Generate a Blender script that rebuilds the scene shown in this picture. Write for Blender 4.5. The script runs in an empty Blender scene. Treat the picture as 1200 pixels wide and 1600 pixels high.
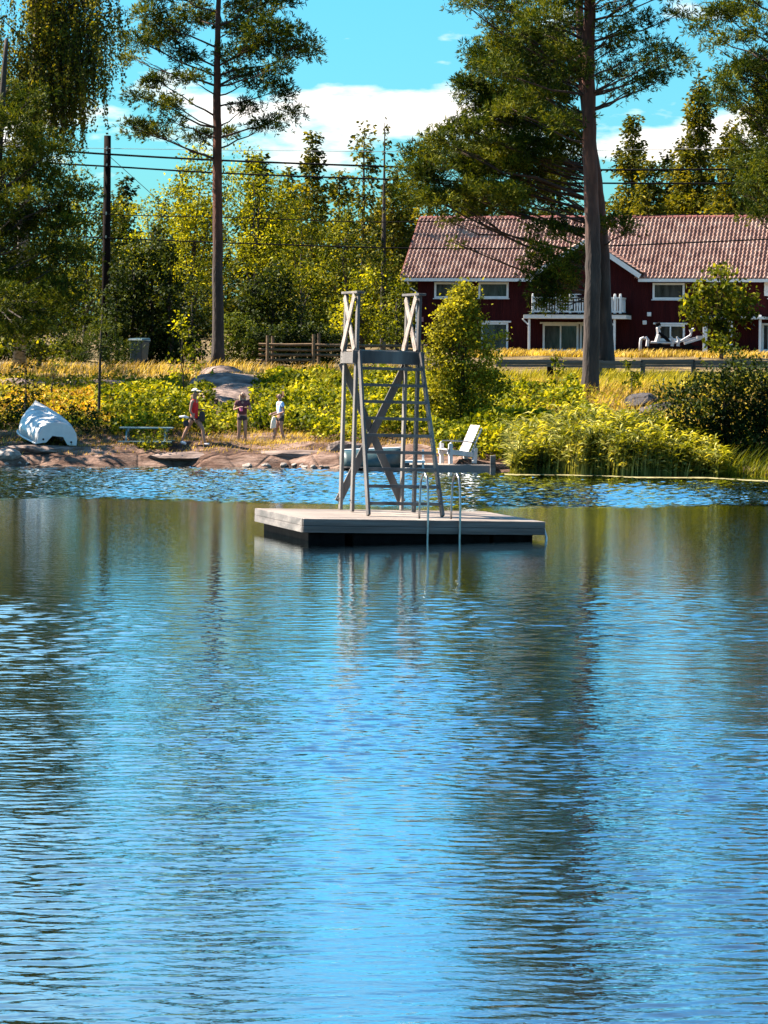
import bpy, bmesh, math, random
import numpy as np
from mathutils import Vector, Matrix, Euler
R = math.radians
random.seed(7); rng = np.random.default_rng(11)
SC = bpy.context.scene; COL = SC.collection

# ------------------------------------------------------------------ camera, sky, sun, exposure
F = 4500.0; CH = 3.4; HX, HY = 600.0, 550.0; ROLL = R(0.5)
cam_d = bpy.data.cameras.new('camera'); cam = bpy.data.objects.new('camera', cam_d); COL.objects.link(cam)
cam_d.sensor_fit = 'AUTO'; cam_d.sensor_width = 36; cam_d.lens = F/1600*36
cam_d.shift_y = -(800-HY)/1600; cam_d.clip_start = .5; cam_d.clip_end = 3000
cam.matrix_world = Matrix.Translation((0, 0, CH)) @ Matrix.Rotation(math.pi/2, 4, 'X') @ Matrix.Rotation(ROLL, 4, 'Z')
SC.camera = cam

SUN_EL, SUN_AZ = R(46), R(-72)          # azimuth measured from +Y (away from the camera) towards +X
world = bpy.data.worlds.new('World'); SC.world = world; world.use_nodes = True
wn = world.node_tree.nodes; wl = world.node_tree.links; wn.clear()
def N(nodes, t, **k):
    n = nodes.new(t)
    for a, b in k.items(): setattr(n, a, b)
    return n
sky = N(wn, 'ShaderNodeTexSky', sky_type='NISHITA', sun_disc=False, sun_elevation=SUN_EL, sun_rotation=SUN_AZ % (2*math.pi),
        air_density=1.5, dust_density=0.4, ozone_density=6.0)
tint = N(wn, 'ShaderNodeMix', data_type='RGBA', blend_type='MULTIPLY'); tint.inputs[0].default_value = 1
tint.inputs[7].default_value = (0.27, 0.735, 0.96, 1)
wl.new(sky.outputs[0], tint.inputs[6])
tc = N(wn, 'ShaderNodeTexCoord'); sep = N(wn, 'ShaderNodeSeparateXYZ'); wl.new(tc.outputs['Generated'], sep.inputs[0])
def M(nodes, links, op, a, b=None, c=None, clamp=False):
    n = nodes.new('ShaderNodeMath'); n.operation = op; n.use_clamp = clamp
    for i, v in enumerate((a, b, c)):
        if v is None: continue
        if isinstance(v, (int, float)): n.inputs[i].default_value = v
        else: links.new(v, n.inputs[i])
    return n.outputs[0]
W = lambda op, a, b=None, c=None, clamp=False: M(wn, wl, op, a, b, c, clamp)
mp = N(wn, 'ShaderNodeMapping'); mp.inputs['Scale'].default_value = (13, 13, 46); mp.inputs['Location'].default_value = (3.1, 0.4, 1.75)
wl.new(tc.outputs['Generated'], mp.inputs[0])
nz = N(wn, 'ShaderNodeTexNoise'); nz.inputs['Scale'].default_value = 1.0; nz.inputs['Detail'].default_value = 7; nz.inputs['Roughness'].default_value = .55
wl.new(mp.outputs[0], nz.inputs[0])
band = W('POWER', 2.718, W('MULTIPLY', W('POWER', W('DIVIDE', W('SUBTRACT', sep.outputs[2], .078), .012), 2), -1))
cm = W('MULTIPLY_ADD', band, .20, nz.outputs[0])
cmask = W('MULTIPLY', W('SUBTRACT', cm, .65), 9, clamp=True)
cmix = N(wn, 'ShaderNodeMix', data_type='RGBA'); wl.new(cmask, cmix.inputs[0]); wl.new(tint.outputs[2], cmix.inputs[6])
cmix.inputs[7].default_value = (7.6, 7.2, 6.7, 1)
mp2 = N(wn, 'ShaderNodeMapping'); mp2.inputs['Scale'].default_value = (3.2, 3.2, 9); mp2.inputs['Location'].default_value = (7.3, 2.2, .6)
wl.new(tc.outputs['Generated'], mp2.inputs[0]); nz2 = N(wn, 'ShaderNodeTexNoise'); nz2.inputs['Scale'].default_value = 1.0; nz2.inputs['Detail'].default_value = 6
wl.new(mp2.outputs[0], nz2.inputs[0])          # thin high cloud, mostly above view, added to whiten the water's reflections
cir = W('MULTIPLY', W('MULTIPLY', W('SUBTRACT', nz2.outputs[0], .48), 3.0, clamp=True), W('MULTIPLY', W('SUBTRACT', sep.outputs[2], .105), 9, clamp=True))
cm2 = N(wn, 'ShaderNodeMix', data_type='RGBA'); wl.new(cir, cm2.inputs[0]); wl.new(cmix.outputs[2], cm2.inputs[6]); cm2.inputs[7].default_value = (4.0, 6.0, 6.6, 1)
bg = N(wn, 'ShaderNodeBackground'); bg.inputs[1].default_value = 0.05; wl.new(cm2.outputs[2], bg.inputs[0])
wo = N(wn, 'ShaderNodeOutputWorld'); wl.new(bg.outputs[0], wo.inputs[0])

sun_d = bpy.data.lights.new('sun', 'SUN'); sun_d.energy = 5.0; sun_d.angle = R(.5); sun_d.color = (1, .87, .72)
sun = bpy.data.objects.new('sun', sun_d); COL.objects.link(sun)
sdir = Vector((math.sin(SUN_AZ)*math.cos(SUN_EL), math.cos(SUN_AZ)*math.cos(SUN_EL), math.sin(SUN_EL)))
sun.rotation_euler = (-sdir).to_track_quat('-Z', 'Y').to_euler(); sun.location = (-40, 60, 80)
SC.view_settings.view_transform = 'Standard'; SC.view_settings.look = 'None'
SC.view_settings.exposure = 2.05; SC.view_settings.gamma = 1; SC.view_settings.use_curve_mapping = False
SC.render.engine = 'CYCLES'
SC.cycles.max_bounces = 5; SC.cycles.diffuse_bounces = 1; SC.cycles.glossy_bounces = 3; SC.cycles.transmission_bounces = 3
SC.cycles.caustics_reflective = False; SC.cycles.caustics_refractive = False; SC.cycles.use_denoising = True

# ------------------------------------------------------------------ helpers
def P(x, y, D):
    """a point of the place at distance D (metres) from the viewer's plane, read from the photograph"""
    dx, dy = x-HX, y-HY; c, s = math.cos(ROLL), math.sin(ROLL)
    return Vector(((dx*c+dy*s)*D/F, D, CH-(-dx*s+dy*c)*D/F))
def lin(h):
    return tuple(((v/255+.055)/1.055)**2.4 if v/255 > .04045 else v/255/12.92 for v in h)
def tag(o, label=None, cat=None, group=None, kind=None):
    if label: o['label'] = label
    if cat: o['category'] = cat
    if group: o['group'] = group
    if kind: o['kind'] = kind
    return o
def empty(name, loc, rz=0):
    o = bpy.data.objects.new(name, None); COL.objects.link(o); o.location = loc; o.rotation_euler = (0, 0, rz); o.empty_display_size = .2
    bpy.context.view_layer.update() if False else None
    return o
def link(name, me, mat=None, parent=None):
    o = bpy.data.objects.new(name, me); COL.objects.link(o)
    if mat is not None:
        for m in (mat if isinstance(mat, (list, tuple)) else [mat]): me.materials.append(m)
    if parent is not None: o.parent = parent
    return o
def copy_tree(o, parent=None):
    c = o.copy(); COL.objects.link(c); c.parent = parent
    for ch in list(o.children): copy_tree(ch, c)
    return c
class MB:
    """collects boxes, bars, tubes and sheets for one mesh"""
    def __init__(s, org=None): s.v = []; s.f = []; s.mi = []; s.o = Vector(org) if org is not None else Vector((0, 0, 0)); s.cur = 0
    def add(s, vs, fs):
        b = len(s.v); s.v += [tuple(Vector(p)-s.o) for p in vs]; s.f += [tuple(b+i for i in f) for f in fs]; s.mi += [s.cur]*len(fs); return s
    def box(s, c, size, rot=None):
        c = Vector(c); h = Vector(size)/2; vs = []
        for z in (-1, 1):
            for y in (-1, 1):
                for x in (-1, 1):
                    p = Vector((x*h.x, y*h.y, z*h.z))
                    if rot is not None: p = rot @ p
                    vs.append(c+p)
        return s.add(vs, [(0, 2, 3, 1), (4, 5, 7, 6), (0, 1, 5, 4), (2, 6, 7, 3), (0, 4, 6, 2), (1, 3, 7, 5)])
    def bar(s, a, b, w, t, up=(0, 0, 1)):
        """a board from a to b, w across (perpendicular to up), t along up"""
        a, b = Vector(a), Vector(b); d = (b-a).normalized(); u = Vector(up); u = (u-d*u.dot(d))
        if u.length < 1e-4: u = Vector((0, 1, 0)); u = (u-d*u.dot(d))
        u.normalize(); l = d.cross(u); vs = []
        for q in (a, b):
            for i, j in ((-1, -1), (1, -1), (1, 1), (-1, 1)): vs.append(q+l*(i*w/2)+u*(j*t/2))
        return s.add(vs, [(0, 3, 2, 1), (4, 5, 6, 7), (0, 1, 5, 4), (1, 2, 6, 5), (2, 3, 7, 6), (3, 0, 4, 7)])
    def tube(s, pts, rad, n=8, cap=True):
        pts = [Vector(p) for p in pts]; m = len(pts)
        rad = rad if isinstance(rad, (list, tuple)) else [rad]*m
        vs = []; prev = None
        for i, p in enumerate(pts):
            d = (pts[min(i+1, m-1)]-pts[max(i-1, 0)]).normalized()
            u = prev if prev is not None else (Vector((0, 0, 1)) if abs(d.z) < .9 else Vector((1, 0, 0)))
            u = (u-d*u.dot(d))
            if u.length < 1e-5: u = Vector((1, 0, 0))-d*d.x
            u.normalize(); prev = u; l = d.cross(u)
            for k in range(n):
                a = 2*math.pi*k/n; vs.append(p+(u*math.cos(a)+l*math.sin(a))*rad[i])
        fs = [(i*n+k, i*n+(k+1) % n, (i+1)*n+(k+1) % n, (i+1)*n+k) for i in range(m-1) for k in range(n)]
        if cap: fs += [tuple(range(n))[::-1], tuple((m-1)*n+k for k in range(n))]
        return s.add(vs, fs)
    def loft(s, rings, cap=True, closed=True):
        n = len(rings[0]); vs = [p for r in rings for p in r]; m = len(rings); kk = n if closed else n-1
        fs = [(i*n+k, i*n+(k+1) % n, (i+1)*n+(k+1) % n, (i+1)*n+k) for i in range(m-1) for k in range(kk)]
        if cap: fs += [tuple(range(n))[::-1], tuple((m-1)*n+k for k in range(n))]
        return s.add(vs, fs)
    def build(s, name, mat, parent=None, smooth=False, bevel=0):
        me = bpy.data.meshes.new(name); me.from_pydata(s.v, [], s.f)
        if isinstance(mat, (list, tuple)): me.polygons.foreach_set('material_index', s.mi)
        if smooth: me.polygons.foreach_set('use_smooth', [True]*len(me.polygons))
        me.update(); o = link(name, me, mat, parent)
        if tuple(s.o) != (0, 0, 0) and parent is None: o.location = s.o
        if bevel:
            b = o.modifiers.new('bevel', 'BEVEL'); b.width = bevel; b.segments = 1; b.limit_method = 'ANGLE'
        return o
def np_mesh(name, V, Fq, mat, parent=None, smooth=False):
    """fast mesh from numpy arrays: V (n,3), Fq (m,k)"""
    me = bpy.data.meshes.new(name); k = Fq.shape[1]; m = len(Fq)
    me.vertices.add(len(V)); me.vertices.foreach_set('co', np.ascontiguousarray(V, dtype=np.float32).ravel())
    me.loops.add(m*k); me.loops.foreach_set('vertex_index', np.ascontiguousarray(Fq, dtype=np.int32).ravel())
    me.polygons.add(m); me.polygons.foreach_set('loop_start', np.arange(m, dtype=np.int32)*k)
    me.polygons.foreach_set('loop_total', np.full(m, k, dtype=np.int32))
    if smooth: me.polygons.foreach_set('use_smooth', np.ones(m, dtype=bool))
    me.update(calc_edges=True); me.validate()
    return link(name, me, mat, parent)
def unit(n):
    v = rng.normal(size=(n, 3)); return v/np.linalg.norm(v, axis=1)[:, None]
def leaf_arrays(C, L, asp=.5, up=0.0, droop=0.0):
    """one folded diamond leaf per centre; L = lengths"""
    n = len(C); t = unit(n); t[:, 2] -= droop; t /= np.linalg.norm(t, axis=1)[:, None]
    nr = unit(n); nr[:, 2] = np.abs(nr[:, 2])+up; s = np.cross(t, nr); s /= (np.linalg.norm(s, axis=1)[:, None]+1e-9)
    L = np.broadcast_to(L, (n,))[:, None]; w = s*L*asp*.5; h = t*L*.5
    nn = np.cross(s, t)*L*.06
    V = np.stack([C-h, C+w+nn, C+h, C-w+nn], 1).reshape(-1, 3)
    return V, np.arange(4*n).reshape(n, 4)
def tuft_arrays(C, Dr, L, k=5, w=.16, spread=.75):
    """needle tufts: k thin blades fanning from each centre round Dr"""
    n = len(C); C2 = np.repeat(C, k, 0); d = np.repeat(Dr, k, 0)+unit(n*k)*spread; d /= np.linalg.norm(d, axis=1)[:, None]
    L2 = np.repeat(np.broadcast_to(L, (n,)), k)[:, None]*rng.uniform(.7, 1.2, (n*k, 1))
    s = np.cross(d, unit(n*k)); s /= np.linalg.norm(s, axis=1)[:, None]
    tip = C2+d*L2; mid = C2+d*L2*.55
    V = np.stack([C2, mid+s*L2*w, tip, mid-s*L2*w], 1).reshape(-1, 3)
    return V, np.arange(4*n*k).reshape(n*k, 4)
def in_blob(n, c, r, shell=.55):
    u = unit(n)*(rng.uniform(0, 1, (n, 1))**(shell)); return np.array(c)+u*np.array(r)

# ------------------------------------------------------------------ materials
ALB = .66
def sc_(c, k=ALB): return tuple(v*k for v in c)
def newmat(name):
    m = bpy.data.materials.new(name); m.use_nodes = True; nt = m.node_tree; nt.nodes.clear()
    out = nt.nodes.new('ShaderNodeOutputMaterial'); return m, nt, out
def ramp(nt, fac, stops):
    r = nt.nodes.new('ShaderNodeValToRGB'); els = r.color_ramp.elements
    while len(els) < len(stops): els.new(.5)
    for e, (p, c) in zip(els, stops): e.position = p; e.color = (*c, 1)
    nt.links.new(fac, r.inputs[0]); return r.outputs[0]
def noise(nt, scale, detail=4, rough=.55, vec=None, stretch=None, coord='Object'):
    t = nt.nodes.new('ShaderNodeTexCoord'); n = nt.nodes.new('ShaderNodeTexNoise')
    n.inputs['Scale'].default_value = scale; n.inputs['Detail'].default_value = detail; n.inputs['Roughness'].default_value = rough
    v = t.outputs[coord]
    if stretch:
        mpn = nt.nodes.new('ShaderNodeMapping'); mpn.inputs['Scale'].default_value = stretch; nt.links.new(v, mpn.inputs[0]); v = mpn.outputs[0]
    nt.links.new(v, n.inputs[0]); return n.outputs[0]
def simple(name, cols, scale=3, rough=.7, stretch=None, bump=.0, bscale=None, detail=5, metal=0, spec=.5, coord='Object', alb=ALB):
    m, nt, out = newmat(name); b = nt.nodes.new('ShaderNodeBsdfPrincipled')
    f = noise(nt, scale, detail, stretch=stretch, coord=coord); cols = [sc_(c, alb) for c in cols]
    st = [(i/(max(1, len(cols)-1))*.36+.32, c) for i, c in enumerate(cols)]
    nt.links.new(ramp(nt, f, st), b.inputs['Base Color'])
    b.inputs['Roughness'].default_value = rough; b.inputs['Metallic'].default_value = metal
    b.inputs['Specular IOR Level'].default_value = spec
    if bump:
        bn = nt.nodes.new('ShaderNodeBump'); bn.inputs['Strength'].default_value = bump; bn.inputs['Distance'].default_value = .05
        nt.links.new(noise(nt, bscale or scale*3, 5, stretch=stretch, coord=coord), bn.inputs['Height']); nt.links.new(bn.outputs[0], b.inputs['Normal'])
    nt.links.new(b.outputs[0], out.inputs[0]); return m
def leafmat(name, dark, mid, light, trans=.4, tcol=None, rough=.55, big=.5, spec=.06):
    m, nt, out = newmat(name); L = nt.links; dark, mid, light = sc_(dark, .60), sc_(mid, .98), sc_(light, 1.2)
    g = nt.nodes.new('ShaderNodeNewGeometry')
    n1 = noise(nt, big, 2); f = M(nt.nodes, L, 'MULTIPLY_ADD', g.outputs['Random Per Island'], .55, M(nt.nodes, L, 'MULTIPLY_ADD', n1, 1.5, -.52))
    c = ramp(nt, f, [(0.05, dark), (.5, mid), (.95, light)])
    b = nt.nodes.new('ShaderNodeBsdfPrincipled'); b.inputs['Roughness'].default_value = rough; b.inputs['Specular IOR Level'].default_value = spec
    L.new(c, b.inputs['Base Color'])
    t = nt.nodes.new('ShaderNodeBsdfTranslucent'); mx = nt.nodes.new('ShaderNodeMix'); mx.data_type = 'RGBA'; mx.blend_type = 'MULTIPLY'
    mx.inputs[0].default_value = 1; L.new(c, mx.inputs[6]); mx.inputs[7].default_value = (*(tcol or (1.38, 1.25, .26)), 1)
    L.new(mx.outputs[2], t.inputs[0]); ms = nt.nodes.new('ShaderNodeMixShader'); ms.inputs[0].default_value = trans
    L.new(b.outputs[0], ms.inputs[1]); L.new(t.outputs[0], ms.inputs[2]); L.new(ms.outputs[0], out.inputs[0]); return m

LM = {
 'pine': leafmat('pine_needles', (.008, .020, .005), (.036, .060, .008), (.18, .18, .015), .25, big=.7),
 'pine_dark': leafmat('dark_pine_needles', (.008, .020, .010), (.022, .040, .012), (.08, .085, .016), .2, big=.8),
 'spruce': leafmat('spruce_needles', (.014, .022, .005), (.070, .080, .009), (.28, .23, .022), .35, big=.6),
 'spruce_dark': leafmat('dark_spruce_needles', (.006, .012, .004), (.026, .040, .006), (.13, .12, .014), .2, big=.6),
 'yellow': leafmat('yellow_green_leaves', (.030, .045, .004), (.16, .18, .010), (.46, .42, .025), .45, big=.8),
 'mid': leafmat('mid_green_leaves', (.010, .022, .004), (.062, .084, .008), (.29, .27, .022), .4, big=.8),
 'birch': leafmat('birch_leaves', (.03, .04, .006), (.10, .11, .012), (.28, .24, .03), .4, big=.9),
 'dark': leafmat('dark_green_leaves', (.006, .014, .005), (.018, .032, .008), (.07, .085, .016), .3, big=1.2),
 'under': leafmat('undergrowth_leaves', (.014, .028, .003), (.10, .13, .007), (.47, .42, .035), .4, big=1.1),
 'reed': leafmat('reed_blades', (.028, .045, .005), (.15, .165, .018), (.54, .49, .15), .4, big=1.4, rough=.5, spec=.15),
 'straw': leafmat('dry_grass', (.12, .07, .02), (.36, .24, .06), (.70, .52, .17), .35, big=.9),
 'grass': leafmat('green_grass', (.05, .055, .005), (.20, .19, .015), (.50, .42, .05), .4, big=.9),
 'hedge': leafmat('hedge_leaves', (.02, .035, .006), (.075, .10, .012), (.18, .20, .02), .3, big=1.5),
 'heather': leafmat('heather_sprigs', (.10, .06, .06), (.20, .12, .11), (.34, .22, .20), .2, big=2),
}
bark_low = simple('grey_pine_bark', [(.05, .035, .032), (.13, .095, .085), (.24, .17, .15)], 5, .9, (1, 1, .25), .9, 9)
def pine_bark():
    m, nt, out = newmat('pine_bark'); L = nt.links; b = nt.nodes.new('ShaderNodeBsdfPrincipled')
    g = nt.nodes.new('ShaderNodeNewGeometry'); s = nt.nodes.new('ShaderNodeSeparateXYZ'); L.new(g.outputs['Position'], s.inputs[0])
    n = noise(nt, 4, 6, stretch=(1, 1, .22))
    lo = ramp(nt, n, [(.3, (.010, .008, .008)), (.5, (.034, .024, .021)), (.7, (.07, .05, .043))])
    hi = ramp(nt, n, [(.3, (.028, .009, .006)), (.5, (.085, .028, .016)), (.7, (.17, .06, .035))])
    mx = nt.nodes.new('ShaderNodeMix'); mx.data_type = 'RGBA'
    L.new(M(nt.nodes, L, 'DIVIDE', M(nt.nodes, L, 'SUBTRACT', s.outputs[2], 6.5), 3.0, clamp=True), mx.inputs[0]); L.new(lo, mx.inputs[6]); L.new(hi, mx.inputs[7])
    L.new(mx.outputs[2], b.inputs['Base Color']); b.inputs['Roughness'].default_value = .9
    bn = nt.nodes.new('ShaderNodeBump'); bn.inputs['Strength'].default_value = 1; bn.inputs['Distance'].default_value = .06
    L.new(noise(nt, 8, 5, stretch=(1, 1, .2)), bn.inputs['Height']); L.new(bn.outputs[0], b.inputs['Normal']); L.new(b.outputs[0], out.inputs[0]); return m
bark_pine = pine_bark()
pine_limb = simple('pine_limb_bark', [(.020, .012, .010), (.10, .045, .028)], 3, .9)
bark_dark = simple('dark_bark', [(.03, .022, .018), (.07, .05, .04)], 6, .9, (1, 1, .3), .6)
bark_birch = simple('birch_bark', [(.05, .04, .035), (.35, .30, .26), (.6, .55, .5)], 5, .8, (1, 1, 2), .3)
wood_grey = simple('weathered_wood', [(.062, .056, .056), (.155, .138, .13), (.30, .27, .245)], 2.2, .75, (1, 1, .12), .35, 14)
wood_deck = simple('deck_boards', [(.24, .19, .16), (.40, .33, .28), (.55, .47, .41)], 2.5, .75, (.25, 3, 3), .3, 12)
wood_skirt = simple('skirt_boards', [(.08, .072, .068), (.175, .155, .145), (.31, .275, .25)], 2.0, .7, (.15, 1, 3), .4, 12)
wood_dark = simple('near_black_wood', [(.006, .005, .006), (.02, .017, .017)], 4, .8, spec=.03)  # near-black colour for floats, underframes and small black parts
wood_fence = simple('brown_fence_wood', [(.12, .07, .03), (.26, .16, .08)], 5, .8, bump=.3)
creosote = simple('tarred_pole_wood', [(.006, .004, .004), (.018, .011, .010)], 5, .9, (1, 1, .2), .3, spec=.1)
steel = simple('brushed_steel', [(.26, .28, .30), (.42, .44, .46)], 8, .3, metal=.9)
white_paint = simple('white_paint', [(.70, .70, .70), (.82, .82, .81)], 4, .55, alb=.92)
red_wall_c = ((.035, .004, .005), (.055, .006, .007), (.075, .010, .010))
def red_wall():
    m, nt, out = newmat('falu_red_cladding'); L = nt.links; b = nt.nodes.new('ShaderNodeBsdfPrincipled')
    L.new(ramp(nt, noise(nt, 1.5, 5, stretch=(3, 3, .3)), [(.3, sc_(red_wall_c[0])), (.5, sc_(red_wall_c[1])), (.7, sc_(red_wall_c[2]))]), b.inputs['Base Color'])
    b.inputs['Roughness'].default_value = .85; b.inputs['Specular IOR Level'].default_value = .15
    w = nt.nodes.new('ShaderNodeTexWave'); w.wave_type = 'BANDS'; w.bands_direction = 'X'; w.inputs['Scale'].default_value = 2.6
    t = nt.nodes.new('ShaderNodeTexCoord'); L.new(t.outputs['Object'], w.inputs[0])
    bn = nt.nodes.new('ShaderNodeBump'); bn.inputs['Strength'].default_value = .6; bn.inputs['Distance'].default_value = .03
    L.new(w.outputs[1], bn.inputs['Height']); L.new(bn.outputs[0], b.inputs['Normal']); L.new(b.outputs[0], out.inputs[0]); return m
m_red = red_wall()
m_tile = simple('clay_roof_tiles', [(.22, .08, .06), (.50, .26, .19), (.74, .49, .38)], 1.6, .6, bump=.2, detail=8)
m_tile2 = simple('ridge_tiles', [(.22, .05, .04), (.34, .09, .07)], 3, .6)
def glassm():
    m, nt, out = newmat('window_glass'); b = nt.nodes.new('ShaderNodeBsdfPrincipled'); L = nt.links
    L.new(ramp(nt, noise(nt, 1.1, 3, stretch=(3, 3, .6)), [(.35, (.010, .010, .014)), (.65, (.06, .06, .06))]), b.inputs['Base Color'])
    b.inputs['Roughness'].default_value = .08; b.inputs['Specular IOR Level'].default_value = .6; L.new(b.outputs[0], out.inputs[0]); return m
m_glass = glassm()
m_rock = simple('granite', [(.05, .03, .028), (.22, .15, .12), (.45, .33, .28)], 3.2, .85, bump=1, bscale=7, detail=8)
m_rock_dark = simple('dark_rock', [(.010, .010, .014), (.035, .03, .035), (.09, .075, .075)], 3, .85, bump=.8, bscale=6)  # darker rock tone, also on the dinghy gunwales
m_wire = simple('black_cable', [(.006, .006, .008), (.012, .012, .014)], 5, .9, spec=.05)
m_wire_l = simple('bare_metal_wire', [(.28, .28, .28), (.40, .40, .40)], 5, .5)

# ------------------------------------------------------------------ ground
def nsin(x, y, s=1.0):
    return (np.sin(x*.9*s+1.3)+np.sin(y*.7*s+x*.4*s+.5)+np.sin(x*.31*s-y*1.1*s+2.1)+np.sin(x*1.7*s+y*.5*s))/4
def shore_y(X):
    """where the water meets the land, as a distance from the viewer"""
    X = np.asarray(X, float)
    return np.interp(X, [-60, -16, -11, -6, -3, -1, 2, 4, 8, 12, 16, 60], [80, 83.5, 83.5, 84.3, 83.8, 83.5, 83.0, 82.3, 81.6, 80.8, 80.2, 78])+.25*np.sin(X*1.7)+.12*np.sin(X*4.3+1)
def ground(X, Y):
    X = np.asarray(X, float); Y = np.asarray(Y, float); d = Y-shore_y(X)
    left = np.interp(d, [-40, -3, -.4, 0, .35, 1.2, 3.5, 6, 12, 20, 27, 36, 60, 90, 110, 400], [-4, -.6, -.12, .02, .26, .40, .62, .95, 1.6, 2.25, 2.72, 2.82, 3.0, 3.25, 3.4, 8])
    right = np.interp(d, [-40, -3, -.4, 0, 1, 3, 8, 14, 18, 23, 30, 45, 58, 64, 90, 110, 400], [-4, -.6, -.15, .02, .15, .4, 1.1, 1.95, 2.15, 2.45, 2.5, 2.7, 3.2, 3.38, 3.34, 3.4, 8])
    k = np.clip((X-1.0)/4.0, 0, 1); k = k*k*(3-2*k); z = left*(1-k)+right*k
    amp = np.clip(d/10, 0, 1)*.10
    rocky = np.clip(d, 0, 1)*np.clip((7-d)/3, 0, 1)*(1-k)
    return z+amp*nsin(X, Y)+rocky*(.07*np.sin(Y*3.1+X*.6)+.05*np.sin(X*2.3+Y*1.1)+.06*np.abs(np.sin(Y*5.3+X*1.7+np.sin(X*3)))+.04*np.abs(np.sin(X*4.1-Y*2.2)))
def gz(X, Y): return float(ground(X, Y))
def gp(px, D):
    """point on the ground seen in column px at distance D"""
    x = P(px, 600, D).x; return Vector((x, D, gz(x, D)))
def ground_mesh():
    ys = np.concatenate([np.arange(60, 80, 2), np.arange(80, 92, .18), np.arange(92, 112, .5), np.arange(112, 190, 3), np.arange(190, 900, 30)])
    xs = np.concatenate([np.arange(-700, -40, 30), np.arange(-40, -16, 1.2), np.arange(-16, 16, .2), np.arange(16, 40, 1.2), np.arange(40, 701, 30)])
    X, Y = np.meshgrid(xs, ys); Z = ground(X, Y); V = np.stack([X, Y, Z], -1).reshape(-1, 3); nx, ny = len(xs), len(ys)
    i = (np.arange(ny-1)[:, None]*nx+np.arange(nx-1)[None]).ravel(); Fq = np.stack([i, i+1, i+nx+1, i+nx], 1)
    m, nt, out = newmat('shore_ground'); L = nt.links; b = nt.nodes.new('ShaderNodeBsdfPrincipled')
    g = nt.nodes.new('ShaderNodeNewGeometry'); s = nt.nodes.new('ShaderNodeSeparateXYZ'); L.new(g.outputs['Position'], s.inputs[0])
    rock = ramp(nt, noise(nt, 1.1, 9, .65, stretch=(.6, 1.4, 3)), [(.3, (.018, .009, .007)), (.45, (.095, .052, .036)), (.57, (.22, .14, .105)), (.72, (.36, .26, .215))])
    soil = ramp(nt, noise(nt, .9, 8, .6), [(.32, (.025, .016, .008)), (.48, (.105, .072, .03)), (.58, (.21, .15, .06)), (.7, (.34, .26, .13))])
    mx = nt.nodes.new('ShaderNodeMix'); mx.data_type = 'RGBA'
    f = M(nt.nodes, L, 'ADD', M(nt.nodes, L, 'DIVIDE', M(nt.nodes, L, 'SUBTRACT', s.outputs[2], .75), .35), M(nt.nodes, L, 'MULTIPLY', M(nt.nodes, L, 'SUBTRACT', noise(nt, .7, 4), .5), 5), clamp=True)
    L.new(f, mx.inputs[0]); L.new(rock, mx.inputs[6]); L.new(soil, mx.inputs[7]); L.new(mx.outputs[2], b.inputs['Base Color'])
    b.inputs['Roughness'].default_value = .9; b.inputs['Specular IOR Level'].default_value = .2
    bn = nt.nodes.new('ShaderNodeBump'); bn.inputs['Strength'].default_value = 1; bn.inputs['Distance'].default_value = .22
    vo = nt.nodes.new('ShaderNodeTexVoronoi'); vo.feature = 'DISTANCE_TO_EDGE'; vo.inputs['Scale'].default_value = .9; L.new(g.outputs['Position'], vo.inputs[0])
    L.new(M(nt.nodes, L, 'MULTIPLY_ADD', M(nt.nodes, L, 'MINIMUM', vo.outputs[0], .06), 5, noise(nt, 2.2, 12, .72, stretch=(.6, 1, 2.5))), bn.inputs['Height']); L.new(bn.outputs[0], b.inputs['Normal']); L.new(b.outputs[0], out.inputs[0])
    tag(np_mesh('ground', V, Fq, m, smooth=True), 'dry grassy bank and pink bedrock shore rising from the lake', kind='structure')
ground_mesh()

# ------------------------------------------------------------------ water
def water_mat():
    m, nt, out = newmat('lake_water'); L = nt.links; nd = nt.nodes
    df = nd.new('ShaderNodeBsdfDiffuse'); df.inputs[0].default_value = (.020, .015, .006, 1)
    gl = nd.new('ShaderNodeBsdfGlossy'); gl.inputs[0].default_value = (.86, .98, 1, 1); gl.inputs[1].default_value = .02
    fr = nd.new('ShaderNodeFresnel'); fr.inputs[0].default_value = 1.33; mx = nd.new('ShaderNodeMixShader')
    L.new(M(nd, L, 'MULTIPLY_ADD', fr.outputs[0], 2.5, .12, clamp=True), mx.inputs[0]); L.new(df.outputs[0], mx.inputs[1]); L.new(gl.outputs[0], mx.inputs[2])
    g = nd.new('ShaderNodeNewGeometry'); mpn = nd.new('ShaderNodeMapping'); mpn.inputs['Scale'].default_value = (1, 2.2, 1)
    L.new(g.outputs['Position'], mpn.inputs[0]); n = nd.new('ShaderNodeTexNoise'); n.inputs['Scale'].default_value = 9; n.inputs['Detail'].default_value = 2; L.new(mpn.outputs[0], n.inputs[0])
    bn = nd.new('ShaderNodeBump'); bn.inputs['Strength'].default_value = 1; bn.inputs['Distance'].default_value = .0025; L.new(n.outputs[0], bn.inputs['Height'])
    for q_ in (df, gl, fr): L.new(bn.outputs[0], q_.inputs['Normal'])
    L.new(mx.outputs[0], out.inputs[0]); return m
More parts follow.
